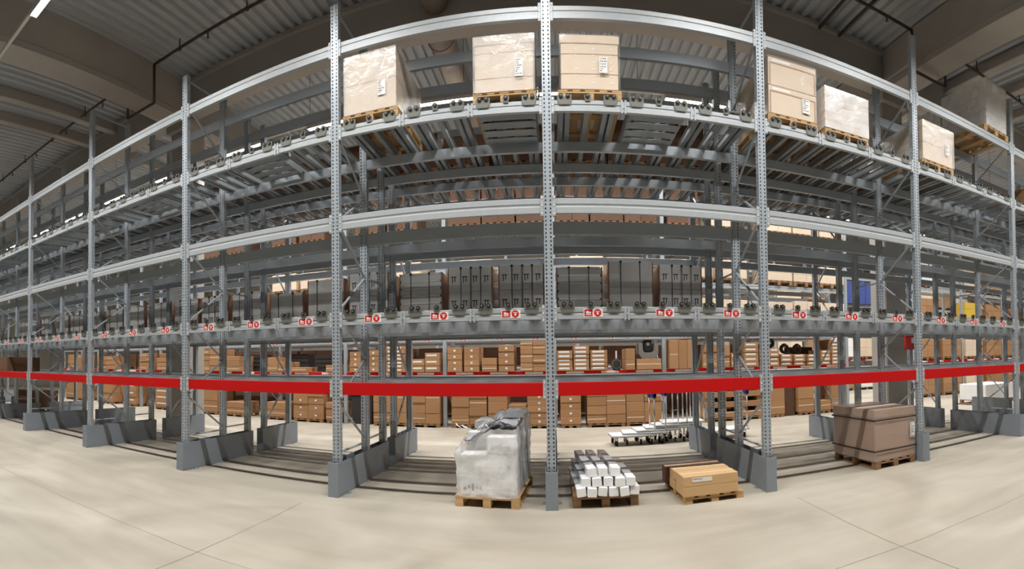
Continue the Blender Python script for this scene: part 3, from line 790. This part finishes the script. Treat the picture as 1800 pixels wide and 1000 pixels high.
upper('lidded wrapped carton at far right end of the upper rails', 6.18, 0.76, 0.66, 'cardboard_tan', 1.2, lid=True, bands=(0.3,), lab=(0.2, 0.3, 0.1, 0.2, 36), plabel='wooden pallet under the far right load on the upper rails')
# load on the very top beams at the right
upper('grey wrapped load standing on the top beams at the upper right', 7.83, 0.66, 0.92, 'grey_pack', 1.2, bands=(0.3, 0.6), film='film_clear', plabel='wooden pallet on the top beams at the upper right', y=5.86, z=6.165)
upper('second grey wrapped load behind the first on the top right beams', 7.83, 0.66, 0.80, 'grey_pack', 1.2, film='film_clear', plabel='rear wooden pallet on the top beams at the upper right', y=7.12, z=6.165)
upper('orange brown load on the upper rails at the right edge of the picture', 9.9, 0.8, 0.5, 'cardboard', 1.2, film=None, plabel='wooden pallet at the right edge on the upper rails', y=6.3)

# rear position of the upper level: brown cartons, seen from below through the rails
def far_load_mesh(w, h, d, m, nx, nz, band=None):
    b = MB()
    for ix in range(nx):
        for iz in range(nz):
            b.box(-w / 2 + ix * w / nx + 0.004, -w / 2 + (ix + 1) * w / nx - 0.004, 0, d, iz * h / nz + 0.003, (iz + 1) * h / nz - 0.003, m, 0.006)
    return b.mesh('carton_stack')
def load_on(label, x, y, z, w, h, d, m, nx=1, nz=2, plabel=None, group=None, film=None):
    far_pallet(plabel, x, y, z, w, d, group=(group + ' pallets') if group else None)
    o = thing('carton_stack', label, 'carton stack', (x, y, z + 0.13), 0, group, None)
    k = 0
    for ix in range(nx):
        for iz in range(nz):
            cw, ch = w / nx, h / nz
            ob('carton', cached(('lc', round(cw, 2), round(ch, 2), d, m), lambda: MB().box(-cw / 2 + 0.003, cw / 2 - 0.003, 0, d, 0.002, ch - 0.002, m, 0.006).mesh('carton')), o, (-w / 2 + (ix + 0.5) * cw, 0, iz * ch))
    return o
n_l = 0
lane_x = lambda i, l: X0 + (i + 0.5) * PITCH + LANES[l]
for i in range(-5, 3):  # extra lanes filled to block lamp light from the aisle behind
    for l in range(3):
        x = lane_x(i, l)
        if i == 2 and l > 0: continue
        side = 'left' if x < 0 else 'right'
        k = sum(1 for q in range(-5, 3) for t in range(3) if (lane_x(q, t) < 0) == (x < 0) and abs(lane_x(q, t)) < abs(x))
        load_on('brown carton load at the back of the upper rails, %s lane %s of centre' % (NTH[k], side), x, 8.02, 5.02, 0.8, random.choice((0.5, 0.6, 0.7)), 1.1, 'cardboard_dark', 2, 2,
                'dark pallet at the back of the upper rails, %s lane %s of centre' % (NTH[k], side), 'loads at the back of the upper rails')

# ------------------------------------------------------------------ grey strapped loads at the back of the lower rails
def grey_load(label, plabel, x, kind, top):
    y, z = 8.28, 2.46
    far_pallet(plabel, x, y, z, 0.8, 1.0, group='dark pallets under the grey strapped loads')
    o = thing('strapped_load', label, 'strapped load', (x, y, z + 0.13), 0, 'grey strapped loads at the back of the lower rails')
    h = top - z - 0.13; w = 0.76; d = 1.0
    if kind == 'striped':
        n = 6; k = h / n
        for q in range(n):
            ob('flat_pack', cached(('fpk', round(k, 3)), lambda: MB().box(-w / 2, w / 2, 0, d, 0, k * 0.74, 'grey_pack', 0.006).mesh('flat_pack')), o, (0, 0, q * k))
            ob('spacer', cached(('spc', round(k, 3)), lambda: MB().box(-w / 2 + 0.02, w / 2 - 0.02, -0.008, d, 0, k * 0.24, 'white_pack', 0.003).mesh('spacer')), o, (0, 0, q * k + k * 0.75))
    else:
        nx = 1 if kind == 'plain' else 2
        nz = 2
        for ix in range(nx):
            for iz in range(nz):
                cw, ch = w / nx, h / nz
                c = ob('carton', cached(('gc', nx, round(ch, 3)), lambda: MB().box(-cw / 2 + 0.002, cw / 2 - 0.002, 0, d, 0.002, ch - 0.002, 'grey_pack', 0.006).mesh('carton')), o, (-w / 2 + (ix + 0.5) * cw, 0, iz * ch))
                if kind == 'stencilled':
                    def st():
                        return MB().box(-0.05, 0.05, -0.002, 0, 0.30, 0.315, 'ink').box(-0.03, -0.015, -0.002, 0, 0.2, 0.3, 'ink').box(0.015, 0.03, -0.002, 0, 0.22, 0.3, 'ink').mesh('stencil')
                    for sx in (-0.1, 0.1): ob('stencil', cached('stencil', st), c, (sx, -0.0005, -0.06 + (ch - 0.4) * 0.5))
    for sx in (-1, 1):
        ob('edge_board', cached(('eb', round(h, 2), sx), lambda: MB().box(min(sx * w / 2, sx * (w / 2 + 0.02)), max(sx * w / 2, sx * (w / 2 + 0.02)), 0.005, d, 0, h, 'cardboard_wrapped', 0.004).mesh('edge_board')), o)
    for sx in ((-0.16, 0.02, 0.19) if kind == 'stencilled' else (-0.18, 0.16)):
        ob('strap', cached(('gst', round(h, 2)), lambda: MB().box(-0.006, 0.006, -0.014, -0.01, 0, h + 0.004, 'strap').box(-0.008, 0.008, -0.014, d, h + 0.003, h + 0.006, 'strap').box(-0.02, 0.02, -0.02, -0.008, h - 0.03, h, 'strap').mesh('strap')), o, (sx, 0, 0))
seq = {(-1, 0): 'striped', (-1, 1): 'stencilled', (-1, 2): 'stencilled', (0, 0): 'striped', (0, 1): 'plain', (0, 2): 'stencilled',
       (-2, 0): 'plain', (-2, 1): 'plain', (-2, 2): 'stencilled', (-3, 0): 'striped', (-3, 1): 'stencilled', (-3, 2): 'striped', (-4, 0): 'plain', (-4, 1): 'striped', (-4, 2): 'striped',
       (-5, 0): 'striped', (-5, 1): 'plain', (-5, 2): 'stencilled', (-6, 0): 'striped', (-6, 1): 'plain', (-6, 2): 'striped'}
tp = {(-1, 0): 3.38, (-1, 1): 3.44, (-1, 2): 3.45, (0, 0): 3.40, (0, 1): 3.50, (0, 2): 3.45, (-2, 0): 3.2, (-2, 1): 3.40, (-2, 2): 3.45}
for (i, l), kind in seq.items():
    x = lane_x(i, l); k = int(abs(x) // 0.93)
    left = sorted((lane_x(*q) for q in seq if lane_x(*q) < 0), reverse=True); right = sorted(lane_x(*q) for q in seq if lane_x(*q) >= 0)
    kk = (left if x < 0 else right).index(x); side = 'left' if x < 0 else 'right'
    kk = NTH[kk] if kk < len(NTH) else 'last'
    grey_load('grey %s strapped load at back of lower rails, %s %s of centre upright' % ({'striped': 'layered flat-pack', 'plain': 'plain carton', 'stencilled': 'stencilled carton'}[kind], kk, side),
              'dark pallet under the %s grey strapped load %s of centre upright' % (kk, side), x, kind, tp.get((i, l), 3.3))

# ------------------------------------------------------------------ brown loads in the leftmost bays
flat_box('c', 'low brown wrapped carton on the red beam level at the left edge', (-13.3, 5.95, 1.516), 0, 1.0, 1.1, 0.42, 'cardboard_dark')
far_pallet('dark pallet on the floor at the left edge behind the guards', -15.5, 7.8, 0, 1.0, 1.2)
flat_box('c', 'dark brown carton on the floor at the left edge behind the guards', (-15.5, 7.8, 0.13), 0, 1.1, 1.2, 0.66, 'cardboard_dark')

# ------------------------------------------------------------------ second rack across the next aisle
Y2 = 12.95
def rear_rack(label, y, xs, levels, depth_rows, red=0, stickers=None, h=7.2):
    rk = thing('pallet_rack', label, 'pallet rack', (0, y, 0))
    for x in xs:
        for dy in depth_rows:
            ob('post', cached(('post2', h), lambda: MB().box(-0.055, 0.055, 0, 0.005, 0, h, 'rack_paint').box(-0.055, -0.05, 0, 0.085, 0, h, 'rack_paint').box(0.05, 0.055, 0, 0.085, 0, h, 'rack_paint').mesh('post')), rk, (x, dy, 0))
        z = 0.4; k = 0
        while z < h - 0.9:
            ob('brace', cached(('b2', k % 2), lambda: MB().bar((0, 0.08, 0 if k % 2 else 0.8), (0, depth_rows[1], 0.8 if k % 2 else 0), 0.03, 0.025, 'rack_paint').mesh('brace')), rk, (x, 0, z)); z += 0.85; k += 1
    for xa, xb in zip(xs[:-1], xs[1:]):
        L = xb - xa - 0.116
        for q, (zb, hh) in enumerate(levels):
            for r, dy in enumerate(depth_rows):
                m = 'red_paint' if (q == red and r == 0) else ('galvanised' if r == 0 else 'rack_paint')
                o = ob('load_beam', cached(('b2m', round(L, 2), hh, m), lambda: beam_mesh(hh, L, m, 0.05, m == 'galvanised')), rk, ((xa + xb) / 2, dy + 0.01, zb))
                if r == 0 and q == red:
                    for lx in (-0.95, 0.0, 0.95): ob('tag_plate', cached('tagp', lambda: MB().box(-0.24, 0.24, -0.006, 0, 0.012, 0.072, 'white_plate', 0.002).mesh('tag_plate')), o, (lx, 0, 0))
                if r == 0 and stickers is not None and q == stickers:
                    for lx in (-0.97, 0.03, 1.0): ob('sticker', cached('sticker', None), o, (lx, -0.001, hh / 2))
                    for lx in (-0.5, 0.5): ob('splice_plate', cached('splice', None), o, (lx, 0, 0))
    return rk
xs2 = [-21 + 3 * k for k in range(0, 11)]
rear_rack('second grey pallet rack across the aisle, full of brown cartons', Y2, xs2, [(1.43, 0.085), (2.35, 0.14), (3.80, 0.14), (5.28, 0.14), (6.6, 0.14)], [0, 1.1, 2.6], 0, 1)
xs3 = [13.2 + 3 * k for k in range(0, 4)]
rear_rack('grey pallet rack beyond the cross aisle at far right', 14.3, xs3, [(1.43, 0.085), (2.9, 0.14), (4.4, 0.14), (5.9, 0.14)], [0, 1.1], 0, None)
xs4 = [-5 + 3 * k for k in range(0, 11)]
rear_rack('farthest grey pallet rack seen through the gaps at right', 20.2, xs4, [(1.5, 0.09), (2.9, 0.14), (4.3, 0.14), (5.7, 0.14)], [0, 1.1], 0, None)

# carton stacks: x0, x1, top, columns, rows, style
FLOOR = [(-20.5, -19.0, 1.25, 2, 3, 'plain'), (-17.6, -16.7, 1.2, 1, 3, 'plain'), (-15.85, -15.12, 1.25, 1, 4, 'stripe'), (-13.95, -13.1, 1.3, 1, 5, 'stripe'),
         (-12.9, -12.2, 1.2, 1, 3, 'plain'), (-11.71, -10.77, 1.25, 1, 3, 'plain'), (-10.42, -9.62, 0.49, 1, 2, 'plain'), (-8.71, -7.93, 0.56, 1, 2, 'plain'), (-7.71, -6.66, 1.22, 2, 5, 'dot'),
         (-6.58, -6.12, 0.62, 1, 3, 'plain'), (-5.06, -4.04, 1.25, 2, 4, 'plain'), (-3.93, -3.12, 1.25, 2, 4, 'plain'), (-2.79, -1.82, 1.28, 2, 5, 'plain'),
         (-1.79, -1.27, 1.0, 1, 3, 'plain'), (-1.25, -0.76, 0.63, 1, 2, 'plain'), (-0.74, -0.1, 1.25, 1, 7, 'dot'), (0.14, 0.69, 1.25, 1, 6, 'dot'),
         (0.85, 1.89, 1.3, 2, 5, 'plain'), (1.90, 2.90, 1.22, 2, 4, 'plain'), (4.11, 5.85, 1.25, 1, 4, 'tray'), (6.12, 6.6, 1.3, 1, 3, 'plain'), (7.06, 7.62, 1.3, 1, 3, 'plain'),
         (7.69, 8.25, 0.40, 1, 1, 'plain'), (8.26, 8.65, 1.25, 1, 3, 'plain')]
SHELF = [(-20.4, -19.2, 2.2, 2, 3, 'plain'), (-17.9, -16.6, 2.1, 2, 3, 'plain'), (-14.9, -14.1, 2.2, 2, 4, 'plain'), (-13.9, -12.6, 2.0, 2, 3, 'plain'),
         (-11.71, -10.65, 2.28, 2, 4, 'plain'), (-10.42, -9.83, 2.03, 1, 3, 'plain'), (-8.70, -8.31, 1.98, 1, 2, 'plain'), (-8.30, -7.95, 1.83, 1, 2, 'plain'), (-7.79, -7.28, 1.66, 1, 1, 'plain'),
         (-6.60, -6.15, 1.73, 1, 1, 'plain'), (-5.81, -5.44, 2.11, 1, 4, 'dot'), (-5.24, -4.89, 2.15, 1, 4, 'dot'), (-4.69, -4.11, 2.25, 1, 7, 'stripe'), (-3.93, -3.55, 1.88, 1, 2, 'stripe'), (-3.54, -3.12, 2.05, 1, 3, 'stripe'),
         (-2.90, -2.49, 2.18, 1, 4, 'dot'), (-2.44, -2.02, 2.18, 1, 4, 'dot'), (-1.95, -1.54, 1.89, 1, 2, 'plain'), (-1.50, -1.07, 2.23, 1, 4, 'dot'), (-0.91, -0.24, 2.32, 2, 7, 'plain'),
         (0.07, 0.48, 2.06, 1, 5, 'stripe'), (0.51, 0.93, 2.17, 1, 6, 'stripe'), (0.96, 1.42, 2.06, 1, 5, 'stripe'), (1.92, 2.17, 2.09, 1, 2, 'plain'), (2.21, 2.9, 1.81, 1, 1, 'plain'),
         (3.13, 3.89, 2.31, 3, 1, 'plain'), (4.09, 4.51, 2.18, 1, 3, 'plain'), (4.56, 4.90, 2.17, 1, 2, 'plain'), (4.93, 5.2, 1.93, 1, 2, 'stripe'), (5.34, 5.79, 2.22, 1, 5, 'stripe'), (6.15, 6.47, 2.05, 1, 4, 'stripe'),
         (6.52, 6.91, 1.87, 1, 3, 'stripe'), (6.97, 7.36, 1.86, 1, 3, 'stripe'), (7.44, 7.85, 1.86, 1, 3, 'stripe'), (7.94, 8.29, 1.97, 1, 4, 'stripe'), (8.33, 8.68, 2.31, 1, 7, 'stripe')]
def rown(r, n):
    if n == 1: return 'only row'
    if r == 0: return 'bottom row'
    if r == n - 1: return 'top row'
    return NTH[r] + ' row up'
def stacks(lst, z0, where, yf, pal, depth=0.9):
    left = sorted([s for s in lst if (s[0] + s[1]) / 2 < 0], key=lambda s: -s[0]); right = sorted([s for s in lst if (s[0] + s[1]) / 2 >= 0], key=lambda s: s[0])
    for s in lst:
        x0, x1, top, nc, nr, style = s
        side = 'left' if s in left else 'right'
        k = (left if s in left else right).index(s); nth = NTH[k] if k < 20 else 'last'
        z = z0
        if pal:
            hp = 0.1
            far_pallet('dark pallet under %s floor stack %s of centre upright on rear rack' % (nth, side), (x0 + x1) / 2, yf, 0, x1 - x0, depth, H=hp, group='pallets under the rear floor stacks'); z = hp
        cw = (x1 - x0) / nc; ch = (top - z) / nr
        for c in range(nc):
            for r in range(nr):
                cn = '' if nc == 1 else (' left', ' right')[c] if nc == 2 else (' left', ' middle', ' right')[c]
                m = 'cardboard'
                lab = 'brown carton,%s %s, %s %s stack %s of centre' % (cn, rown(r, nr), nth, where, side)
                g = 0.004
                if style == 'tray':
                    q = MB().box(-cw / 2, cw / 2, 0, depth, 0.0, ch * 0.55, m, 0.006)
                    for bx_ in (-cw / 2 + 0.08, -cw / 6, cw / 6, cw / 2 - 0.08): q.box(bx_ - 0.07, bx_ + 0.07, 0.02, depth, ch * 0.55, ch - g, m)
                    me = q.mesh('box')
                else:
                    me = cached(('ct', round(cw, 2), round(ch, 2), depth), lambda: MB().box(-cw / 2 + g, cw / 2 - g, 0, depth, 0.0015, ch - 0.0025, m, 0.006).mesh('box'))
                o = thing('carton', lab, 'carton', (x0 + (c + 0.5) * cw, yf + random.uniform(-0.012, 0.012), z + r * ch), 0, 'brown cartons, %s %s stack %s of centre' % (nth, where, side), me)
                if style == 'dot': ob('label', cached('cdot', lambda: MB().box(-0.03, 0.03, -0.0025, 0, -0.025, 0.025, 'white_plate').mesh('label')), o, (0, 0, ch * 0.5))
                elif style == 'stripe': ob('label', cached(('cstr', round(cw, 2)), lambda: MB().box(-cw * 0.34, cw * 0.34, -0.0025, 0, -0.024, 0.024, 'white_plate').mesh('label')), o, (-cw * 0.04, 0, ch * 0.6))
                elif (r + c) % 3 == 0: ob('tape', cached(('ctape', round(cw, 2)), lambda: MB().box(-cw / 2 + 0.01, cw / 2 - 0.01, -0.002, 0, -0.012, 0.012, 'cardboard_tan').mesh('tape')), o, (0, 0, ch * 0.5))
stacks(FLOOR, 0, 'floor', 12.80, True)
stacks(SHELF, 1.516, 'red-shelf', 12.84, False, 0.8)

# odd goods between the cartons on the red shelf
o = thing('fan', 'dark round fan head on a stand among cartons on the rear red shelf', 'fan', (1.68, 13.0, 1.516))
ob('head', MB().cyl((0, -0.05, 0.16), (0, 0.08, 0.16), 0.15, 'dark_stuff', 24).mesh('head'), o)
ob('guard_ring', MB().cyl((0, -0.06, 0.16), (0, -0.05, 0.16), 0.13, 'grey_plastic', 24).cyl((0, -0.065, 0.16), (0, -0.06, 0.16), 0.11, 'dark_stuff', 24).mesh('guard_ring'), o)
ob('pole', MB().cyl((0, 0.02, 0.3), (0, 0.02, 0.52), 0.022, 'white_plate', 10).mesh('pole'), o)
ob('foot', MB().cyl((0, 0.02, 0), (0, 0.02, 0.03), 0.1, 'dark_stuff', 16).mesh('foot'), o)
o = thing('moulded_bin', 'grey moulded bin with cut-out front on a carton on rear red shelf', 'bin', (2.56, 12.9, 1.815))
ob('shell', MB().prism([(-0.27, 0.42), (-0.27, 0.12), (-0.19, 0.0), (0.19, 0.0), (0.27, 0.12), (0.27, 0.42), (0.17, 0.42), (0.15, 0.2), (0.1, 0.16), (-0.1, 0.16), (-0.15, 0.2), (-0.17, 0.42)], 0, 0.5, 'y', 'grey_plastic').mesh('shell'), o)
o = thing('black_case', 'black equipment case standing in the grey moulded bin', 'case', (2.56, 13.0, 1.985))
ob('body', MB().box(-0.11, 0.11, 0, 0.3, 0.0, 0.34, 'black_rubber', 0.02).mesh('body'), o)
ob('dial', MB().cyl((0, -0.01, 0.22), (0, 0, 0.22), 0.05, 'grey_plastic', 14).mesh('dial'), o)
for k, x in enumerate((6.35, 6.85, 7.3)):
    zt = [2.05, 1.875, 1.865][k]
    o = thing('cable_roll', 'dark coiled roll on stripe-labelled cartons, %s of three on rear shelf' % ('leftmost', 'middle', 'rightmost')[k], 'roll', (x, 13.25, zt + 0.162))
    b = MB(); n = 18; r0, r1 = 0.11, 0.05; vs = []
    for q in range(n):
        a = 2 * math.pi * q / n
        for t in range(8):
            c = 2 * math.pi * t / 8; rr = r0 + r1 * math.cos(c); vs.append((rr * math.cos(a), r1 * math.sin(c) * 1.6, rr * math.sin(a)))
    b.add(vs, [(q * 8 + t, q * 8 + (t + 1) % 8, ((q + 1) % n) * 8 + (t + 1) % 8, ((q + 1) % n) * 8 + t) for q in range(n) for t in range(8)], 'dark_stuff')
    ob('coil', b.mesh('coil', True), o)
    ob('tie', MB().box(-0.012, 0.012, -0.09, 0.09, 0.05, 0.165, 'grey_plastic').mesh('tie'), o)
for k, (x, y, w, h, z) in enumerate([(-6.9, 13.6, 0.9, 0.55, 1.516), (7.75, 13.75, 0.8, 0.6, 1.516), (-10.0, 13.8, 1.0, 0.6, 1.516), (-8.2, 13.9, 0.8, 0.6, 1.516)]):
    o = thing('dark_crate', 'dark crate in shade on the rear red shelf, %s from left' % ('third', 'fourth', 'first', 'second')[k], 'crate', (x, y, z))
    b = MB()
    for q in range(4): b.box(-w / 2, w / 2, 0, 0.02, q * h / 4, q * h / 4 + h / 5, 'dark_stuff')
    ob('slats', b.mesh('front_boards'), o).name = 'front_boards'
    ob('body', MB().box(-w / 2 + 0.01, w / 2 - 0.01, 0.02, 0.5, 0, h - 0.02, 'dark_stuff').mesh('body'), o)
# dark bin on the floor level, left
o = thing('waste_bin', 'dark grey bin on the floor under the rear rack, left of the brown stacks', 'bin', (-5.5, 13.0, 0))
ob('body', MB().prism([(-0.3, 0), (0.3, 0), (0.34, 0.85), (-0.34, 0.85)], 0, 0.6, 'y', 'dark_stuff').mesh('body'), o)
ob('lid', MB().box(-0.36, 0.36, -0.03, 0.63, 0.85, 0.93, 'dark_stuff', 0.02).mesh('lid'), o)
o = thing('brown_board', 'dark brown upright board between floor stacks at right of rear rack', 'board', (6.83, 12.95, 0))
ob('panel', MB().box(-0.2, 0.2, 0, 0.5, 0.0, 1.2, 'cardboard_dark', 0.01).mesh('panel'), o)
ob('edge', MB().box(-0.21, -0.18, -0.006, 0.5, 0.0, 1.2, 'cardboard', 0.002).mesh('edge'), o)

# unseen rear stock added as dark mass to block light through the second rack
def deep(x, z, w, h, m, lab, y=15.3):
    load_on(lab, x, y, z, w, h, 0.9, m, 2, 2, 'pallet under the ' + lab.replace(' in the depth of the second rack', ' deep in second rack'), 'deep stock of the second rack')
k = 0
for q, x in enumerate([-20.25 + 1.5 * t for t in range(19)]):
    deep(x, 0.0, 1.35, 1.1, 'cardboard_dark', 'added dark cartons on the floor in the depth of the second rack, %s from left' % NTH[q])
    deep(x, 1.52, 1.35, 0.6, 'cardboard_dark', 'added dark cartons at shelf height in the depth of the second rack, %s from left' % NTH[q])

# upper stock of the second rack
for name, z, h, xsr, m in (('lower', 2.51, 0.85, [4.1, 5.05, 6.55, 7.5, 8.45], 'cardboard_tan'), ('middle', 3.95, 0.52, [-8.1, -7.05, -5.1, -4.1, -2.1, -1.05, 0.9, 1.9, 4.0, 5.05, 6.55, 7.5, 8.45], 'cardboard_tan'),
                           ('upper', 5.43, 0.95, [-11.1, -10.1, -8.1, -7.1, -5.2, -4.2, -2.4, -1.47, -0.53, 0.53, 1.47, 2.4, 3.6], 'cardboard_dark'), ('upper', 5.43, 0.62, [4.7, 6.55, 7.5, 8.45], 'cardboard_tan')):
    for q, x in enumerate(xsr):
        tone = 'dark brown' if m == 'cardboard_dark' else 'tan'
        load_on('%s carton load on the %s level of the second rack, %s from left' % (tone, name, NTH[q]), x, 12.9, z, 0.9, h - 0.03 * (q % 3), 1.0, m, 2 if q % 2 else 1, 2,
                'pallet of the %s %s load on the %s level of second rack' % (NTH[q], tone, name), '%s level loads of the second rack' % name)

# stock beyond the cross aisle at right
for lv, z, h in (('floor', 0.0, 1.05), ('red-shelf', 1.515, 0.75), ('third', 3.05, 0.9), ('fourth', 4.55, 0.9)):
    for q in range(6):
        x = 13.95 + 1.5 * q
        if lv in ('third', 'fourth') and q % 3 == 1: continue
        m = ['cardboard', 'cardboard', 'cardboard_tan', 'cardboard'][q % 4]
        if lv == 'third' and q == 2: m = 'yellow_pack'
        if lv == 'fourth' and q == 0: m = 'white_pack'
        load_on('carton stack on the %s level beyond the cross aisle, %s from left' % (lv, NTH[q]), x, 14.25, z, 1.2, h, 0.9, m, 2, 3, 'pallet on the %s level beyond the cross aisle, %s from left' % (lv, NTH[q]), 'stock beyond the cross aisle')
for lv, z, h in (('floor', 0.0, 1.1), ('second', 1.6, 0.95), ('third', 3.05, 0.9), ('fourth', 4.45, 0.9)):
    for q in range(9):
        x = 10.75 + 1.5 * q
        m = ['cardboard_tan', 'cardboard', 'white_pack'][(q + len(lv)) % 3]
        if lv == 'fourth' and q in (2, 3): continue
        load_on('pale carton stack on the %s level of the farthest rack, %s from left' % (lv, NTH[q]), x, 20.15, z, 1.3, h, 1.0, m, 2, 2, 'pallet on the %s level of the farthest rack, %s from left' % (lv, NTH[q]), 'stock of the farthest rack')
o = thing('blue_crate', 'large blue crate on the farthest rack right of the tan loads', 'crate', (14.85, 20.1, 4.45))
ob('body', MB().box(-0.85, 0.85, 0, 1.0, 0, 1.15, 'blue_pack', 0.02).mesh('body'), o)
for x in (-0.82, -0.4, 0, 0.4, 0.82): ob('rib', cached('brib', lambda: MB().box(-0.03, 0.03, -0.03, 0, 0, 1.15, 'blue_pack', 0.004).mesh('rib')), o, (x, 0, 0))
o = thing('hanging_banner', 'red hanging banner above the aisle at far right', 'banner', (15.3, 17.0, 4.3))
ob('cloth', MB().box(-0.9, 0.9, -0.01, 0.01, 0, 0.5, 'banner_red').mesh('cloth'), o)
ob('pole', MB().cyl((-0.95, 0, 0.52), (0.95, 0, 0.52), 0.02, 'pipe_grey', 8).mesh('pole'), o)
for x in (-0.9, 0.9): ob('wire', cached('bwire', lambda: MB().cyl((0, 0, 0.52), (0, 0, 5.28), 0.006, 'pipe_grey', 6).mesh('wire')), o, (x, 0, 0))
o = thing('red_box', 'small red sign box on the rear post at right', 'sign box', (8.26, 9.0, 1.9))
ob('body', MB().box(-0.2, 0.2, 0, 0.1, 0, 0.36, 'banner_red', 0.01).mesh('body'), o)
ob('face', MB().box(-0.02, 0.16, -0.004, 0, 0.16, 0.3, 'white_plate').mesh('face'), o)
o = thing('rack_sign', 'red rack sign on the post at the right edge', 'sign', (8.95, 5.82, 4.62))
ob('board', MB().box(-0.22, 0.55, 0, 0.02, 0, 0.26, 'banner_red', 0.003).mesh('board'), o)
ob('stripe', MB().box(-0.18, 0.5, -0.003, 0, 0.1, 0.16, 'white_plate').mesh('stripe'), o)
# white wrapped furniture load on the floor far right
load_on('white wrapped load on the floor behind the right guards', 13.6, 10.3, 0, 1.6, 0.55, 1.2, 'white_pack', 2, 1, 'pallet under the white wrapped load behind the right guards')

# ------------------------------------------------------------------ nested platform trolleys in the aisle behind
def caster():
    b = MB().cyl((-0.018, 0, 0.055), (0.018, 0, 0.055), 0.055, 'black_rubber', 16)
    return b.mesh('wheel')
def fork():
    return MB().box(-0.03, -0.024, -0.02, 0.02, 0.05, 0.15, 'chrome_tube').box(0.024, 0.03, -0.02, 0.02, 0.05, 0.15, 'chrome_tube').box(-0.03, 0.03, -0.03, 0.03, 0.145, 0.155, 'chrome_tube').mesh('caster_fork')
def platform():
    L, Wd = 0.95, 0.55
    b = MB()
    b.box(-L / 2, L / 2, -Wd / 2, -Wd / 2 + 0.03, 0.175, 0.195, 'chrome_tube', 0.003).box(-L / 2, L / 2, Wd / 2 - 0.03, Wd / 2, 0.175, 0.195, 'chrome_tube', 0.003)
    b.box(-L / 2, -L / 2 + 0.03, -Wd / 2, Wd / 2, 0.175, 0.195, 'chrome_tube', 0.003).box(L / 2 - 0.03, L / 2, -Wd / 2, Wd / 2, 0.175, 0.195, 'chrome_tube', 0.003)
    return b.mesh('platform_frame')
def deckm():
    L, Wd = 0.95, 0.55
    return MB().box(-L / 2 + 0.01, L / 2 - 0.01, -Wd / 2 + 0.01, Wd / 2 - 0.01, 0.195, 0.213, 'white_pack', 0.004).mesh('deck')
def handle():
    b = MB()
    for y in (-0.2, 0.2): b.cyl((0.45, y, 0.2), (0.45, y, 1.0), 0.016, 'chrome_tube', 10)
    return b.mesh('handle_tube', True)
def grip():
    b = MB().cyl((0.45, -0.24, 1.02), (0.45, 0.24, 1.02), 0.03, 'blue_plastic', 12)
    b.box(0.41, 0.49, -0.24, -0.12, 0.96, 1.1, 'blue_plastic', 0.01).box(0.41, 0.49, 0.12, 0.24, 0.96, 1.1, 'blue_plastic', 0.01)
    return b.mesh('blue_grip')
TR = [(1.62, 10.15, 0, 4), (1.88, 10.2, 0.042, -3), (2.16, 10.25, 0.084, 3), (2.38, 10.3, 0.126, -2), (2.58, 10.3, 0.168, 2), (2.78, 10.35, 0.21, -4), (3.75, 10.2, 0, 8)]
for k, (x, y, z, a) in enumerate(TR):
    lab = 'single platform trolley standing right of the nested row behind the rack' if k == 6 else 'white platform trolley with blue handle, %s from left in the nested row' % NTH[k]
    o = thing('platform_trolley', lab, 'trolley', (x, y, 0), R(a), 'platform trolleys in the aisle')
    zz = z
    ob('platform_frame', cached('tpf', platform), o, (0, 0, zz)); ob('deck', cached('tdk', deckm), o, (0, 0, zz))
    ob('handle_tube', cached('tht', handle), o, (0, 0, zz)); ob('blue_grip', cached('tgr', grip), o, (0, 0, zz))
    for cx in (-0.38, 0.38):
        for cy in (-0.2, 0.2):
            f = ob('caster_fork', cached('tfk', fork), o, (cx, cy, 0), (0, 0, random.uniform(-0.9, 0.9)))
            ob('wheel', cached('twh', caster), f)
            if zz > 0: ob('leg', cached(('tleg', zz), lambda: MB().cyl((0, 0, 0.15), (0, 0, 0.16 + zz), 0.02, 'chrome_tube', 8).mesh('leg')), o, (cx, cy, 0))
